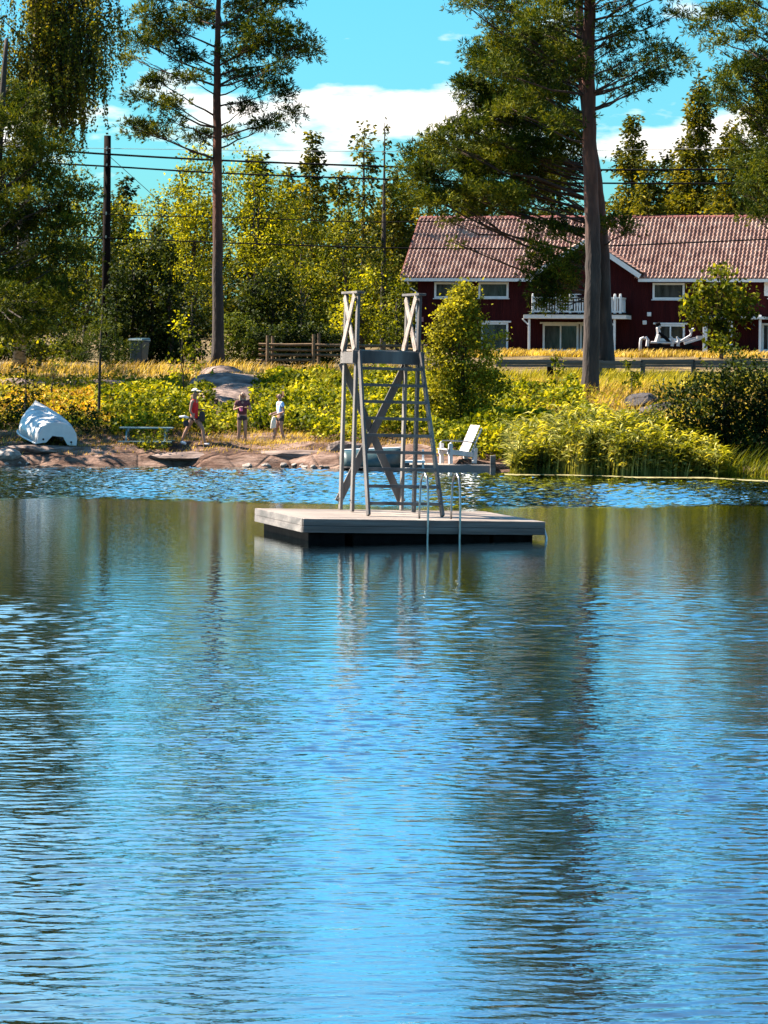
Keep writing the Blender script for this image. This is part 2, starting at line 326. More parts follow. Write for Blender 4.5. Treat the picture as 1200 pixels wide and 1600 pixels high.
def water():
    """real ripples: a sum of short wind waves, crests across the view; calm lane beyond the raft, ruffled belt under the far shore"""
    r = np.random.default_rng(5)
    def waves(n, lo, hi, sp):
        lam = np.exp(r.uniform(math.log(lo), math.log(hi), n)); th = r.normal(0, sp, n); k = 2*np.pi/lam
        return k*np.sin(th), k*np.cos(th), k, r.uniform(0, 6.28, n)
    near = waves(60, .085, .24, .75); nearb = waves(50, .18, .50, .75); mid = waves(14, .5, 1.6, .5); far = waves(44, .15, .42, 1.0)
    def height(X, Y, ws, slope):
        h = np.zeros_like(X); n = len(ws[0])
        for kx, ky, k, ph in zip(*ws): h += np.sin(kx*X+ky*Y+ph+.35*np.sin(.9*X+.7*Y+ph))*(slope/k*math.sqrt(2/n))
        return h
    sm = lambda v, a, b: np.clip((v-a)/(b-a), 0, 1)**2*(3-2*np.clip((v-a)/(b-a), 0, 1))
    wm = water_mat(); V = []; Fq = []; nb = 0
    strips = ((12, 40, .029, .082), (40, 61, .072, .14), (61, 87, .072, .12))
    for si, (y0, y1, dy, dx) in enumerate(strips):
        hw = .155*y1+2.6; ys = np.linspace(y0, y1, int((y1-y0)/dy)+1); xs = np.linspace(-hw, hw, int(2*hw/dx)+1); X, Y = np.meshgrid(xs, ys)
        wob = 2.2*np.sin(X*.23+1)+1.2*np.sin(X*.51+Y*.11)+.5*np.sin(X*1.3+Y*.3); yy = Y+wob*.5
        lane = 1-sm(yy, 26, 49)*.93; belt = sm(yy, 63.5, 66.5); patch = .84+.26*np.sin(X*.45+Y*.30+.9*np.sin(Y*.21+X*.3))+.2*np.sin(X*.9-Y*.23+2+np.sin(X*.7))+.14*np.sin(X*.3+Y*1.1)
        f_ = sm(Y, 24, 40); Z = ((height(X, Y, near, S_NEAR)*(1-f_) if si == 0 else 0)+height(X, Y, nearb, S_NEAR)*f_)*lane*patch*(1-belt)+height(X, Y, mid, S_MID)*lane*lane*(1-belt)
        if si == 2: Z += height(X, Y, far, S_FAR)*belt
        edge = np.minimum(1, np.minimum(X+hw, hw-X)/.6)*np.clip((Y-12)/.8, 0, 1)*np.clip((87-Y)/1.0, 0, 1)
        Z = Z*np.clip(edge, 0, 1); V.append(np.stack([X, Y, Z], -1).reshape(-1, 3)); nx = len(xs); i = (np.arange(len(ys)-1)[:, None]*nx+np.arange(nx-1)[None]).ravel()
        Fq.append(np.stack([i, i+1, i+nx+1, i+nx], 1)+nb); nb += nx*len(ys)
        # calm sheets at either side of the strip
        q = np.array([[-700, y0, 0], [-hw, y0, 0], [-hw, y1, 0], [-700, y1, 0], [hw, y0, 0], [700, y0, 0], [700, y1, 0], [hw, y1, 0]], float); V.append(q); Fq.append(np.array([[0, 1, 2, 3], [4, 5, 6, 7]])+nb); nb += 8
    q = np.array([[-700, -200, 0], [700, -200, 0], [700, 12, 0], [-700, 12, 0], [-700, 87, 0], [700, 87, 0], [700, 110, 0], [-700, 110, 0]], float); V.append(q); Fq.append(np.array([[0, 1, 2, 3], [4, 5, 6, 7]])+nb)
    tag(np_mesh('lake_water', np.concatenate(V), np.concatenate(Fq), wm, smooth=True), 'rippled blue lake water reflecting sky and trees', kind='structure')
S_NEAR, S_MID, S_FAR = .140, .011, .22
water()

# ------------------------------------------------------------------ raft with its swim ladder, and the diving tower
raft = empty('swimming_raft', (-1.40, 51.36, .42))
raft.rotation_euler = Euler((0, R(1.2), R(17)), 'XYZ')
raft.rotation_euler = (Matrix.Rotation(R(17), 3, 'Z') @ Matrix.Rotation(R(1.2), 3, 'Y')).to_euler()
RM = Matrix.Translation(raft.location) @ raft.rotation_euler.to_matrix().to_4x4()
tag(raft, 'square floating wooden swimming raft with plank deck and steel swim ladder', 'raft')
RL, RWd = 4.54, 3.36
proto = None; nb = 26; bw = RWd/nb
for i in range(nb):
    if proto is None:
        mb = MB(); mb.box((RL/2, 0, -.0175), (RL-.004, bw-.018, .035)); proto = mb.build('deck_board', wood_deck, raft, bevel=.004); o = proto
    else:
        o = proto.copy(); COL.objects.link(o)
    o.location = (random.uniform(-.008, .008), bw*(i+.5), random.uniform(-.004, .004)); o.rotation_euler = (0, 0, random.uniform(-.001, .001))
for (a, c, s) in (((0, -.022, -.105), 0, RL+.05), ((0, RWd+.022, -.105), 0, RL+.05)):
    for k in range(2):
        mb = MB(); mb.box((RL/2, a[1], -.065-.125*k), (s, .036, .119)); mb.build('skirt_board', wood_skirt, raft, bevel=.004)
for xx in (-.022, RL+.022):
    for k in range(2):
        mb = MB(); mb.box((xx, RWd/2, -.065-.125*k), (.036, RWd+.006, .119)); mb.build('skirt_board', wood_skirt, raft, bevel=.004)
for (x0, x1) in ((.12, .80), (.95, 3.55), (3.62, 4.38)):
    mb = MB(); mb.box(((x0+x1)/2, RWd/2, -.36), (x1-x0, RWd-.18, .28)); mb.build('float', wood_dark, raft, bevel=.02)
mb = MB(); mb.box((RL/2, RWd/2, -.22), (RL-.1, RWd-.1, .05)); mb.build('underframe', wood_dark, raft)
lad = None
def RMi(p): return p
swl = MB()
def hoop(u):
    pts = [(u, .42, 0), (u, .40, .55), (u, .36, .72), (u, .27, .82), (u, .15, .84), (u, .04, .76), (u, -.04, .60), (u, -.085, .3), (u, -.10, 0), (u, -.10, -.55), (u, -.10, -.95)]
    sm = []
    for i in range(len(pts)-1):
        for t in (0, .33, .66): sm.append(Vector(pts[i]).lerp(Vector(pts[i+1]), t))
    sm.append(Vector(pts[-1])); return sm
lroot = MB(); lroot.box((2.595, -.10, -.55), (.60, .07, .025)); lo = lroot.build('swim_ladder', steel, raft)
for u in (2.29, 2.90):
    mb = MB(); mb.tube(hoop(u), .021, 8); mb.build('hand_rail', steel, lo, smooth=True)
for z in (-.80,):
    mb = MB(); mb.box((2.595, -.10, z), (.60, .07, .025)); mb.build('rung', steel, lo)

twr = empty('diving_tower', RM @ Vector((2.2, 2.0, .002))); twr.rotation_euler = raft.rotation_euler
tag(twr, 'weathered wooden diving tower with steep plank steps standing on the raft', 'diving tower')
T0 = Vector((2.2, 2.0, 0))
def TP(u, v, z): return Vector((u, v, z))-T0
u0, u1, v0, v1, ZP, ZT = 1.585, 2.80, 2.36, 3.14, 3.02, 4.13
def part(name, fn, mat, parent=twr, **k):
    mb = MB(); fn(mb); return mb.build(name, mat, parent, **k)
for u in (u0, u1):
    for v in (v0, v1): part('post', lambda m: m.bar(TP(u, v, .012), TP(u, v, ZT-.03), .055, .125, (0, 1, 0)), wood_grey, bevel=.006)
for v, zz in ((v1+.068, 1), (v1+.068, 0)):
    a, b_ = (TP(u0-.03, v, .15), TP(u1+.03, v, ZP-.22)) if zz else (TP(u0-.03, v+.03, ZP-.22), TP(u1+.03, v+.03, .15))
    part('cross_brace', lambda m: m.bar(a, b_, .028, .15, (0, 0, 1)), wood_grey, bevel=.004)
for u, sg in ((u0, -1), (u1, 1)):
    part('side_beam', lambda m: m.bar(TP(u+sg*.047, v0-.085, ZP-.12), TP(u+sg*.047, v1+.08, ZP-.12), .034, .22), wood_grey, bevel=.004)
    part('hand_rail', lambda m: m.bar(TP(u, v0-.16, ZT), TP(u, v1+.12, ZT), .15, .045), wood_grey, bevel=.005)
    for kk, (za, zb) in enumerate(((ZP+.02, ZT-.06), (ZT-.06, ZP+.02))):
        part('side_brace', lambda m: m.bar(TP(u-(.070 if kk else .043), v0+.02, za), TP(u-(.070 if kk else .043), v1-.02, zb), .026, .165), wood_deck, bevel=.003)  # lighter deck wood puts the sunlit brightness of the braces into their colour
part('front_beam', lambda m: m.box(TP((u0+u1)/2, v0-.072, ZP-.10), (u1-u0+.20, .04, .24)), wood_grey, bevel=.004)
part('rear_beam', lambda m: m.box(TP((u0+u1)/2, v1+.05, ZP-.12), (u1-u0+.10, .034, .18)), wood_grey, bevel=.004)
npb = 7
for i in range(npb):
    v = v0-.02+(v1-v0+.06)*(i+.5)/npb
    part('platform_board', lambda m: m.box(TP((u0+u1)/2, v, ZP+.02), (u1-u0+.06 if 0 < i < npb-1 else u1-u0-.11, (v1-v0+.06)/npb-.012, .034)), wood_deck, bevel=.003)
ft = 1.0
def lad_pt(u, t): return TP(u, ft+(v0-.12-ft)*t, ZP*t*1.0)
for ua, ub in ((1.50, 1.60), (2.93, 2.80)):
    part('ladder_stringer', lambda m: m.bar(TP(ua, ft, .01), TP(ub, v0-.13, ZP+.0), .045, .15, (0, 1, 0)), wood_grey, bevel=.004)
for i in range(9):
    t = (i+.75)/9.75; ua = 1.50+.10*t; ub = 2.93-.13*t; y = ft+(v0-.13-ft)*t; z = (ZP)*t
    part('step', lambda m: m.box(TP((ua+ub)/2, y+.01, z), (ub-ua-.048, .16, .055)), wood_grey, bevel=.003)
mb = MB(); mb.tube([(RL+.05, .12, -.10), (RL+.10, .08, -.30), (RL+.06, .02, -.42), (RL-.04, .03, -.36)], .022, 7); mb.build('mooring_loop', white_paint, raft, smooth=True)
for u in (u0, u1):
    for v in (v0, v1):
        for zz in (ZP-.10, ZP-.18, .22):
            part('bolt', lambda m: m.tube([TP(u-(.07 if u == u0 else -.07), v, zz), TP(u-(.03 if u == u0 else -.03), v, zz)], .014, 6), steel)
part('rope_hook', lambda m: m.box(TP(u1+.11, v1+.08, ZP-.30), (.10, .03, .08)), wood_grey)

# ------------------------------------------------------------------ house
HA = R(14)       # the facade turns slightly away to the left
hp = P(652, 548, 186); HO = Vector((hp.x, 186, 3.3))
house = empty('red_house', HO, -HA); tag(house, 'long red wooden house with pink tiled roof, white windows and balcony', 'house')
SCL = 4500/186
def hx(px):  # facade coordinate (metres along the wall) from a picture column
    # solve for u where HO + u*(cos, -sin) projects to px
    dx = (px-600); return (dx*HO.y/F-HO.x)/(math.cos(HA)+dx/F*math.sin(HA))
def hz(py, px):
    u = hx(px); D = HO.y-u*math.sin(HA); return P(px, py, D).z-HO.z
HLEN = 30.0; DEP = 9.5; EH = hz(436, 700)+.36; RH = hz(337, 900)+.02
walls = MB(); walls.box((HLEN/2, DEP/2, EH/2-.5), (HLEN, DEP, EH+1.0))
wall = walls.build('wall', m_red, house)
# gable end triangles
for x in (0.0, HLEN):
    gb = MB(); gb.add([(x-.01, 0, EH), (x-.01, DEP, EH), (x-.01, DEP/2, RH-.12), (x+.01, 0, EH), (x+.01, DEP, EH), (x+.01, DEP/2, RH-.12)], [(0, 1, 2), (5, 4, 3), (0, 2, 5, 3), (2, 1, 4, 5)]); gb.build('gable_wall', m_red, house)
OV = .55
def tiles(x0, x1, a, b, name, keep=None, parent=house):
    """S-profile tile courses between eave line a=(y,z) and ridge line b=(y,z)"""
    cw, n = .262, 17; A = np.array(a, float); B = np.array(b, float); sl = (B-A)/n; nrm = np.array([-(B-A)[1], (B-A)[0]]); nrm /= np.linalg.norm(nrm)
    if nrm[1] < 0: nrm = -nrm
    prof = [(0, .0), (.10, .06), (.22, .095), (.36, .085), (.50, .025), (.62, -.01), (.82, -.02), (1, .0)]
    V = []; Fq = []; nc = int((x1-x0)/cw)
    for r in range(n):
        for c in range(nc):
            xa = x0+c*cw
            if keep is not None and not keep(xa+cw/2, (r+.5)/n): continue
            j = rng.uniform(-.008, .008); base = len(V)
            for e, (tt, lift) in enumerate(((-.06, .075), (1.0, .004))):
                p0 = A+sl*(r+tt)
                for (t, h) in prof:
                    q = p0+nrm*(h+lift+j); V.append((xa+t*cw, q[0], q[1]))
            # lower edge face thickness
            for (t, h) in prof:
                q = A+sl*(r-.06)+nrm*(h+.075+j-.075); V.append((xa+t*cw, q[0], q[1]))
            m = len(prof)
            for k in range(m-1):
                Fq.append((base+k, base+k+1, base+m+k+1, base+m+k)); Fq.append((base+2*m+k, base+2*m+k+1, base+k+1, base+k))
    o = np_mesh(name, np.array(V), np.array(Fq), m_tile, parent, smooth=False); o['kind'] = 'stuff'; return o
GXc, GX0, GX1 = hx(918), hx(838), hx(996)
GZ = hz(377, 918)
sl_ = (RH-EH)/(DEP/2+OV*0)
def keep_front(x, t):
    z = EH+(RH-EH)*t-.1
    h = GZ-abs(x-GXc)*(GZ-EH)/(GXc-GX0)
    return not (GX0 < x < GX1 and z < h-.12)
yo = -OV; zo = EH-OV*sl_+.12
tiles(-1.0, HLEN+1, (yo, zo), (DEP/2, RH+.05), 'roof_tiles', keep_front)
rb = MB(); rb.add([(-1, DEP/2, RH+.02), (HLEN+1, DEP/2, RH+.02), (HLEN+1, DEP+OV, zo), (-1, DEP+OV, zo)], [(0, 1, 2, 3)])
rb.add([(-1, DEP/2, RH), (GX0, DEP/2, RH), (GX0, yo+.02, zo-.03), (-1, yo+.02, zo-.03)], [(0, 3, 2, 1)])
rb.add([(GX1, DEP/2, RH), (HLEN+1, DEP/2, RH), (HLEN+1, yo+.02, zo-.03), (GX1, yo+.02, zo-.03)], [(0, 3, 2, 1)])
rb.add([(GX0, DEP/2, RH), (GX1, DEP/2, RH), (GX1, .3, EH+.3*sl_-.05), (GX0, .3, EH+.3*sl_-.05)], [(0, 3, 2, 1)])
rb.build('roof_slab', m_tile2, house)
cap = MB()
for i in range(int((HLEN+2)/.4)):
    x = -1+i*.4; cap.tube([(x, DEP/2, RH+.06), (x+.42, DEP/2, RH+.09)], [.13, .15], 8)
cp = cap.build('ridge_tiles', m_tile2, house, smooth=False); cp['kind'] = 'stuff'
# gable roof over the balcony bay
gr = MB()
for s, xe in ((-1, GX0-.25), (1, GX1+.25)):
    ze = EH-.18
    gr.bar((GXc, -OV-.25, GZ+.05), (xe, -OV-.25, ze), .05, .30, (0, 0, 1))
gr.build('bargeboard', white_paint, house)
def gable_tiles(s):
    V = []; Fq = []; n = 14; L_ = (GXc-GX0+.3)
    for r in range(n):
        for c in range(16):
            y0 = -OV-.3+c*.262; base = len(V); t0, t1 = r/n, (r+1.04)/n
            yend = (0) 
            for (t, lift) in ((t1, .04), (t0, 0)):
                for (w, h) in ((0, 0), (.2, .07), (.45, .05), (.6, 0), (1, 0)):
                    V.append((GXc+s*t*L_, y0+w*.262, GZ+.14-(GZ-EH+.1)*t+h+lift))
            for k in range(4): Fq.append((base+k, base+k+1, base+5+k+1, base+5+k))
    o = np_mesh('gable_roof_tiles', np.array(V), np.array(Fq), m_tile, house); o['kind'] = 'stuff'
gable_tiles(-1); gable_tiles(1)
gw = MB(); gw.add([(GX0, -.02, EH-.2), (GX1, -.02, EH-.2), (GXc, -.02, GZ-.05), (GX0, .3, EH-.2), (GX1, .3, EH-.2), (GXc, .3, GZ-.05)], [(0, 1, 2), (3, 5, 4), (0, 2, 5, 3), (1, 4, 5, 2)])
gw.build('gable_wall', m_red, house)
# eaves: white fascia and gutter
for xa, xb in ((-1, GX0-.1), (GX1+.1, HLEN+1)):
    mb = MB(); mb.box(((xa+xb)/2, -OV-.03, zo-.11), (xb-xa, .05, .20)); mb.build('fascia_board', white_paint, house)
for s in (0,):
    mb = MB(); mb.bar((-1.03, -OV, zo-.02), (-1.03, DEP/2, RH+.02), .05, .24, (0, 0, 1)); mb.build('bargeboard', m_tile2, house)
    mb = MB(); mb.tube([(-.6, -OV+.1, zo-.2), (-.45, -.3, zo-.6), (-.05, -.12, zo-.9), (-.05, -.12, .1)], .05, 8); mb.build('downpipe', white_paint, house)
def window(px0, py0, px1, py1, mull=0, head=0, door=False):
    xa, xb = hx(px0), hx(px1); za, zb = hz(py1, (px0+px1)/2), hz(py0, (px0+px1)/2); t = .13
    fr = MB(); cx, cz = (xa+xb)/2, (za+zb)/2
    fr.box((cx, -.045, zb-t/2), (xb-xa, .09, t)); fr.box((cx, -.045, za+t/2), (xb-xa, .09, t))
    fr.box((xa+t/2, -.043, cz), (t, .08, zb-za-2*t)); fr.box((xb-t/2, -.043, cz), (t, .08, zb-za-2*t))
    if head: fr.box((cx, -.06, zb+.055), (xb-xa+.36, .13, .11))
    f = fr.build('window', white_paint, house, bevel=.01)
    pn = MB(); pn.box((cx, -.015, cz), (xb-xa-2*t, .03, zb-za-2*t)); pn.build('pane', m_glass, f)
    for k in range(mull):
        mx = xa+(xb-xa)*(k+1)/(mull+1); mm = MB(); mm.box((mx, -.05, cz), (.09, .06, zb-za-2*t)); mm.build('mullion', white_paint, f)
    sl = MB(); sl.box((cx, -.08, za-.03), (xb-xa+.12, .16, .05)); sl.build('sill', white_paint, f)
    return f
window(678, 441, 716, 466); window(747, 441, 794, 466); window(1019, 442, 1069, 468)
window(752, 504, 794, 549, 0, 1); window(1025, 507, 1070, 532, 1, 1); window(1200, 442, 1240, 466)
window(1190, 505, 1203, 549, 0, 0)
# balcony bay: ground floor glazing, slab, railing
for (a, c) in ((848, 904), (906, 952)):
    window(a, 506, c, 549, 1, 1)
BD = 2.2; bx0, bx1 = hx(828), hx(986); bz = hz(492, 900); BY = -BD
mb = MB(); mb.box(((bx0+bx1)/2, BY/2, bz-.14), (bx1-bx0, BD, .26)); mb.build('balcony_slab', white_paint, house, bevel=.01)
mb = MB(); mb.box(((bx0+bx1)/2, BY/2, bz+.03), (bx1-bx0+.1, BD+.1, .05)); mb.build('balcony_floor', wood_dark, house)
rx0, rx1 = hx(842)+.0, hx(977); rt = bz+1.05
rail = MB(); rail.box(((rx0+rx1)/2, BY+.12, rt), (rx1-rx0+.1, .12, .08)); rail.box(((rx0+rx1)/2, BY+.12, bz+.18), (rx1-rx0, .06, .10))
rail.box((rx1, BY/2, rt-.002), (.11, BD-.3, .08)); rail.box((rx1, BY/2, bz+.18), (.06, BD-.3, .09))
ro = rail.build('balcony_railing', white_paint, house)
xs = np.arange(rx0+.12, rx1-.05, .17)
bal = None
for i, x in enumerate(xs):
    if bal is None: mb = MB(); mb.box((0, 0, 0), (.085, .03, rt-bz-.27)); bal = mb.build('baluster', white_paint, ro); o = bal
    else: o = bal.copy(); COL.objects.link(o)
    o.location = (x, BY+.12, (rt+bz+.18)/2)
for y in np.arange(BY+.3, -.1, .17):
    o = bal.copy(); COL.objects.link(o); o.location = (rx1, y, (rt+bz+.18)/2); o.rotation_euler = (0, 0, math.pi/2)
for x in (rx0, (rx0+rx1)/2-.4, rx1-.35, rx1):
    mb = MB(); mb.box((x, BY+.12, (bz+rt+.12)/2+.05), (.16, .16, rt-bz+.10)); mb.box((x, BY+.12, rt+.20), (.13, .13, .10)); mb.build('railing_post', white_paint, ro, bevel=.02)
for x in (hx(968), hx(836)):
    mb = MB(); mb.box((x, BY+.2, bz/2-.15), (.14, .14, bz)); mb.bar((x-.02, BY+.2, bz-.7), (x-.45, BY+.2, bz-.29), .08, .08); mb.build('balcony_post', white_paint, house, bevel=.01)
for (px, py) in ((1014, 491), (1007, 504)):
    mb = MB(); mb.box((hx(px), -.05, hz(py, px)), (.26, .1, .26)); mb.build('wall_vent', white_paint, house, bevel=.02)
mb = MB(); mb.box((hx(659), -.04, hz(499, 659)), (.22, .06, .30)); mb.build('number_plate', simple('pink_plate', [(.5, .2, .22), (.6, .3, .3)]), house)
# porch posts on the right
for px, w in ((1107, .26), (1147, .22), (1192, .16)):
    mb = MB(); x = hx(px); mb.box((x, -1.6, hz(500, px)/2), (w, w, hz(500, px)) if px < 1150 else (w, w, 2.9)); mb.build('porch_post', white_paint, house, bevel=.01)
mb = MB(); xa, xb = hx(1100), hx(1200); mb.box(((xa+xb)/2, -.9, hz(497, 1140)), (xb-xa, 1.8, .16)); mb.build('porch_roof', white_paint, house)
mb = MB(); mb.box((hx(1197), -.05, hz(450, 1190)), (.28, .1, 1.0)); mb.build('wall_trim', white_paint, house)

# parasol furniture on the balcony: white folding table seen through the railing
ct = house.matrix_basis; HM = Matrix.Translation(HO) @ Matrix.Rotation(-HA, 4, 'Z')
tb = empty('balcony_table', HM @ Vector((hx(893), BY+.95, bz+.06)), -HA); tag(tb, 'small white garden table standing on the balcony behind the railing', 'table')
mb = MB(); mb.box((0, 0, 1.22), (1.5, .8, .05)); mb.build('table_top', white_paint, tb)
for sx in (-1, 1):
    for sy in (-1, 1):
        mb = MB(); mb.bar((sx*.72, sy*.33, 0), (sx*.45, sy*.33, 1.2), .06, .06); mb.build('leg', white_paint, tb)

# ------------------------------------------------------------------ white machine on a low trailer before the house
D_ = 165; tr0 = P(1045, 548, D_); tr = empty('garden_trailer', Vector((tr0.x, D_, gz(tr0.x, D_))))
tag(tr, 'low flat trailer carrying a white tube frame on the terrace before the red house', 'trailer')
s_ = D_/F; gzt = 3.4-.0
def tp(px, py, dy=0): q = P(px, py, D_); return Vector((q.x-tr0.x, dy, q.z-tr.location.z))
mp_ = simple('pale_pink_enamel', [(.62, .56, .56), (.80, .76, .75)], 4, .4)
mb = MB(); mb.bar(tp(1012, 541), tp(1092, 542), .9, .12, (0, 0, 1)); mb.build('trailer_bed', wood_dark, tr)
mb = MB(); mb.tube([tp(1016, 535, -.4), tp(1040, 536, -.4), tp(1060, 535, -.4), tp(1078, 524, -.4), tp(1079, 517, -.4)], .07, 7); mb.build('tube_frame', mp_, tr)
mb = MB(); mb.bar(tp(1068, 537, -.4), tp(1094, 529, -.4), .3, .12); mb.bar(tp(1068, 533, .3), tp(1092, 527, .3), .12, .12); mb.bar(tp(1088, 527, -.4), tp(1097, 527, -.4), .35, .16); mb.build('loading_ramp', mp_, tr)
mb = MB(); mb.tube([tp(1025, 536, -.3), tp(1029, 522, -.3), tp(1027, 513, -.3), tp(1031, 510, -.3)], [.17, .14, .12, .10], 7); mb.build('seat_column', mp_, tr)
mb = MB(); mb.tube([tp(1028, 520, -.35), tp(1040, 529, -.35), tp(1046, 536, -.35)], .10, 7); mb.build('strut', wood_dark, tr)
mb = MB(); mb.tube([tp(1024, 508, -.3), tp(1031, 506, -.3)], .12, 7); mb.build('black_cap', wood_dark, tr)
for px in (1010, 1049, 1058):
    mb = MB(); mb.tube([tp(px, 541, -.45), tp(px+1, 531, -.45), tp(px-2, 526, -.45)], [.10, .09, .05], 6); mb.build('clamp', mp_, tr)
for px in (1030, 1075):
    mb = MB(); mb.tube([tp(px, 544, -.5), tp(px, 544, -.36)], .28, 12); mb.build('wheel', wood_dark, tr)
mb = MB(); q0 = P(1079, 516, D_-.4); mb.tube([tp(1076, 517, -.4), tp(1083, 515, -.4)], .10, 7); mb.build('grip', mp_, tr)
bo = MB(Vector(gp(1000, D_-1))); b0 = Vector(gp(1000, D_-1)); mb = MB(); mb.tube([(0, 0, -.05), (0, 0, .62), (.03, 0, .86), (.16, 0, .92), (.26, 0, .84)], .085, 8)
o = mb.build('garden_light', mp_, smooth=True); o.location = b0; tag(o, 'short pale bent bollard at the left end of the trailer', 'bollard light')

# ------------------------------------------------------------------ road guard rail and dry bank
def guardrail():
    D = 104; g = empty('guard_rail', P(780, 600, D)); g.location.z = 2.3
    tag(g, 'long grey roadside guard rail on posts below the red house', 'guard rail'); o = g.location
    gm = simple('galvanised_rail', [(.045, .05, .055), (.11, .115, .125)], 3, .5, (.3, 1, 1))
    segs = [(775, 868, 568), (866, 942, 569), (942, 1004, 570), (1001, 1085, 568), (1083, 1165, 569), (1163, 1260, 570)]
    for a, b, y in segs:
        mb = MB(); A = P(a, y, D)-o; B = P(b, y, D)-o
        mb.bar(A, B, .10, .07); mb.bar(A+Vector((0, -.02, .09)), B+Vector((0, -.02, .09)), .14, .11); mb.bar(A+Vector((0, 0, -.08)), B+Vector((0, 0, -.08)), .14, .08); mb.build('rail_beam', gm, g)
    for px in (860, 938, 1005, 1084, 1162):
        mb = MB(); A = P(px, 564, D)-o; B = Vector((A.x, A.y, gz(A.x+o.x, D)-o.z-.2)); mb.bar(B+Vector((0, .12, 0)), A+Vector((0, .12, .02)), .22 if px == 860 else .16, .16, (0, 1, 0)); mb.build('rail_post', gm if px != 860 else creosote, g)
guardrail()

# wooden fence, left of the tower
def fence():
    D = 112; o0 = gp(410, D); f = empty('rail_fence', o0); tag(f, 'rustic brown wooden rail fence behind the yellow grass, left of the tower', 'fence'); o = o0
    for a, b, ys in ((404, 492, (539, 547, 555, 563)), (490, 560, (539, 547, 555)), (558, 668, (541, 549))):
        for y in ys:
            mb = MB(); mb.tube([P(a, y+random.uniform(-1, 1), D)-o, P((a+b)/2, y+random.uniform(-.6, .6), D)-o, P(b, y+random.uniform(-1, 1), D)-o], .055, 6); mb.build('rail', wood_fence, f)
    for px, t, dd in ((418, 524, 0), (426, 525, .3), (490, 522, 0), (498, 521, .25), (556, 530, 0), (600, 534, 0), (660, 534, 0)):
        mb = MB(); A = P(px, t, D+dd-.12)-o; mb.tube([(A.x, A.y, gz(A.x+o.x, D)-o.z-.1), A], [.075, .065], 7); mb.build('fence_post', wood_fence, f)
fence()

# wheelie bin
def wheelie():
    D = 117; o = gp(217, D); b = empty('wheelie_bin', o, R(-18)); tag(b, 'dark blue wheelie bin in the shade of tall hedges', 'bin')
    mblue = simple('bin_plastic', [(.012, .03, .05), (.02, .045, .07)], 3, .45); ml = simple('bin_lid', [(.03, .08, .11), (.05, .12, .15)], 3, .4)
    mb = MB(); a, c = .30, .40; rr = []
    for z, k in ((.10, .78), (.6, .9), (1.0, 1)):
        rr.append([(-a*k, -c*k, z), (a*k, -c*k, z), (a*k, c*k, z), (-a*k, c*k, z)])
    mb.loft(rr); mb.build('body', mblue, b, bevel=.03)
    mb = MB(); mb.loft([[(-.33, -.45, 1.005), (.33, -.45, 1.005), (.33, .44, 1.03), (-.33, .44, 1.03)], [(-.30, -.40, 1.09), (.30, -.40, 1.09), (.30, .40, 1.12), (-.30, .40, 1.12)]]); mb.build('lid', ml, b, bevel=.02)
    mb = MB(); mb.tube([(-.28, .50, 1.0), (.28, .50, 1.0)], .03, 6); mb.build('handle', ml, b)
    for s in (-1, 1): mb = MB(); mb.tube([(s*.25, .30, .12), (s*.31, .30, .12)], .12, 12); mb.build('wheel', wood_dark, b)
    mb = MB(); mb.box((-.17, -.398, .86), (.10, .012, .09)); mb.build('sticker', ml, b)
wheelie()

# ------------------------------------------------------------------ utility pole and lines
pt = P(168, 212, 125); pb = Vector((pt.x, 125, gz(pt.x, 125)))
pole = empty('utility_pole', pb); tag(pole, 'tall dark tarred wooden utility pole beside the weeping birch', 'utility pole')
mb = MB(); mb.tube([(0, 0, -.2), (0, 0, (pt.z-pb.z)*.5), (0, 0, pt.z-pb.z)], [.20, .175, .15], 12); mb.build('post', creosote, pole, smooth=True)
for y in (233, 241, 260, 335, 372):
    q = P(168, y, 125)-pb; mb = MB(); mb.tube([(0, -.12, q.z), (0, -.26, q.z), (0, -.26, q.z+.10)], .035, 6); mb.build('insulator', steel, pole)
def wire(pts, r, mat, label):
    P3 = [P(x, y, 124.75) for x, y in pts]; o = P3[0]; dense = []
    xs = [p[0] for p in pts]; 
    # smooth polyline through the points
    for i in range(len(P3)-1):
        p0 = P3[max(i-1, 0)]; p1 = P3[i]; p2 = P3[i+1]; p3 = P3[min(i+2, len(P3)-1)]
        for k in range(6):
            t = k/6; dense.append(.5*((2*p1)+(p2-p0)*t+(2*p0-5*p1+4*p2-p3)*t*t+(3*p1-p0-3*p2+p3)*t**3))
    dense.append(P3[-1]); mb = MB(o); mb.tube(dense, r, 5); w = mb.build('overhead_wire', mat); tag(w, label, 'wire', 'overhead wires crossing the trees')
wire([(-60, 226), (167, 232), (700, 237), (1240, 230)], .012, m_wire_l, 'thin pale topmost overhead wire above the two black cables')
wire([(-60, 224), (90, 235), (167, 241), (400, 253), (800, 265), (1240, 264)], .046, m_wire, 'thick black overhead cable, upper of the two thick ones')
wire([(-60, 248), (167, 260), (400, 273), (800, 285), (1240, 287)], .040, m_wire, 'thick black overhead cable, lower of the two thick ones')
wire([(-60, 322), (167, 335), (400, 341), (600, 347), (900, 340), (1240, 331)], .022, m_wire, 'thin dark overhead wire just above the ridge of the red house')
wire([(-60, 360), (167, 372), (400, 381), (650, 388), (900, 386), (1240, 372)], .032, m_wire, 'lowest dark overhead cable, crossing in front of the tiled roof')
for (a, b, lab) in (((172, 245), (258, 322), 'slanting stay wire running down right from the utility pole'),):
    mb = MB(P(*a, 124.7)); mb.tube([P(*a, 124.7), P(*b, 122)], .014, 5); tag(mb.build('stay_wire', m_wire), lab, 'wire')

